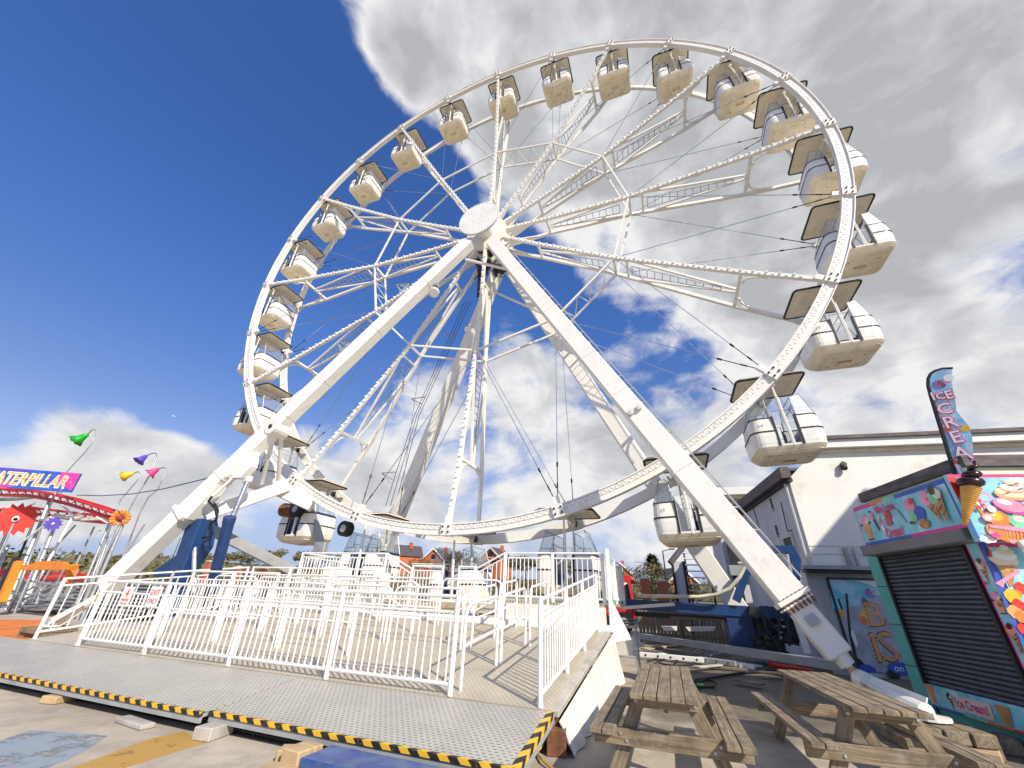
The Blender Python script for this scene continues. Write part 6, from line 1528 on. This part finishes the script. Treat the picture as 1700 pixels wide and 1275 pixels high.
spiky(88, 870, .2, .36, purple, 11, 'small blue spiky flower face below the coaster track', whitep, (62, 930))
c = at(200, 860, y=.0); t_ = thing('flower_prop', c, 'orange sunflower prop with rounded petals at the end of the coaster track', 'flower prop')
nx = V((.93, -.36, 0)).normalized(); ux = V((-nx.y, nx.x, 0))
for i in range(13):
    a = 2*PI*i/13; b = MB(); p = c+ux*(.27*math.cos(a))+V((0, 0, .27*math.sin(a)))
    me_ = MB(); me_.ball((0, 0, 0), 1, 8, 5, (.05, .075, .12)); o = part('petal', me_, orange, t_, True, world=T(p) @ Matrix((nx, ux.cross(V((0, 0, 0))) if False else V((0, 0, 1)).cross(nx), V((0, 0, 1)))).transposed().to_4x4() @ Matrix.Rotation(-a+PI/2 if False else a-PI/2, 4, 'X'))
b = MB(); b.ball(c+nx*.02, .19, 12, 6, (.6, .6, 1)); part('flower_eye', b, rust, t_, True)
b = MB(); b.ball(c+nx*.14, .10, 8, 5); part('nose', b, redf, t_); stalk(t_, c, at(168, 935, y=.0))
def bell(tip, mouth, r_, y, col, path, lab, flip=False):
    A, B_ = at(*tip, y=y), at(*mouth, y=y+(-.2)); t_ = thing('bell_lamp', at(*path[-1], y=y), lab, 'bell lamp', 'flower bell lamps on bent poles')
    ax = (B_-A).normalized(); L = (B_-A).length; prof = [(.03, 0), (.11*r_*3, L*.12), (.42*r_, L*.35), (.60*r_, L*.7), (r_, L), (.92*r_, L*1.0), (.5*r_, L*.72)]
    b = MB(); rings = lathe_rings(prof, A, ax, 16)
    for rg in rings[-3:-1]:
        for i in range(0, 16, 2): rg[i] = rg[i]+ax*.07*L
    b.loft(rings, True, False); part('bell', b, col, t_, True)
    b = MB(); b.path([at(*p, y=y) for p in path], .03, 6); d = at(*path[-1], y=y)-at(*path[-2], y=y); e0 = at(*path[-1], y=y); f = e0.z/max(.2, -d.z); b.tube(e0, e0+d*min(f, 6), .05, 6); part('pole', b, galv, t_, True)
bell((147, 720), (126, 732), .38, .3, green, [(147, 720), (152, 714), (158, 713), (159, 718), (152, 737), (140, 752), (112, 782), (92, 818), (66, 885)], 'green bell flower lamp on a bent pole above the name board')
bell((244, 756), (230, 766), .28, .3, purple, [(244, 756), (254, 752), (260, 753), (260, 762), (248, 790), (222, 832), (205, 866), (168, 940)], 'violet bell flower lamp, uppermost of the three right of the name board')
bell((223, 785), (205, 791), .26, .3, yel, [(223, 785), (230, 783), (233, 788), (226, 800), (200, 830), (196, 840), (178, 890)], 'yellow bell flower lamp, left of the three right of the name board')
bell((264, 778), (248, 787), .28, .3, pinkp, [(264, 778), (272, 776), (277, 779), (262, 812), (246, 826), (233, 850), (214, 900)], 'pink bell flower lamp, right of the three right of the name board')
b = MB(); pts = [(128, 822), (170, 823), (220, 820), (270, 812), (320, 800), (352, 792)]
b.path([at(px, py, y=.2-2.6*i/5) for i, (px, py) in enumerate(pts)], .022, 5); loose('overhead_cable', b, blue, 'dark cable slung between the caterpillar ride and the long left leg', 'cable', True)
# gull
gp = at(290, 692, y=60); gl = thing('seagull', gp, 'tiny white seagull gliding in the blue sky left of the wheel', 'bird')
b = MB(); b.loft([[gp+V((x, r_*math.cos(a*PI/3), r_*math.sin(a*PI/3))) for a in range(6)] for x, r_ in ((-.45, .02), (-.3, .08), (0, .12), (.22, .10), (.32, .07), (.42, .02))])
for sg in (-1, 1): b.prism([gp+V((.12, 0, .04)), gp+V((.05, sg*.4, .25)), gp+V((-.15, sg*.95, .12)), gp+V((-.12, sg*.4, .2)), gp+V((-.12, 0, .04))], (0, 0, .025))
part('body', b, rail_w, gl)
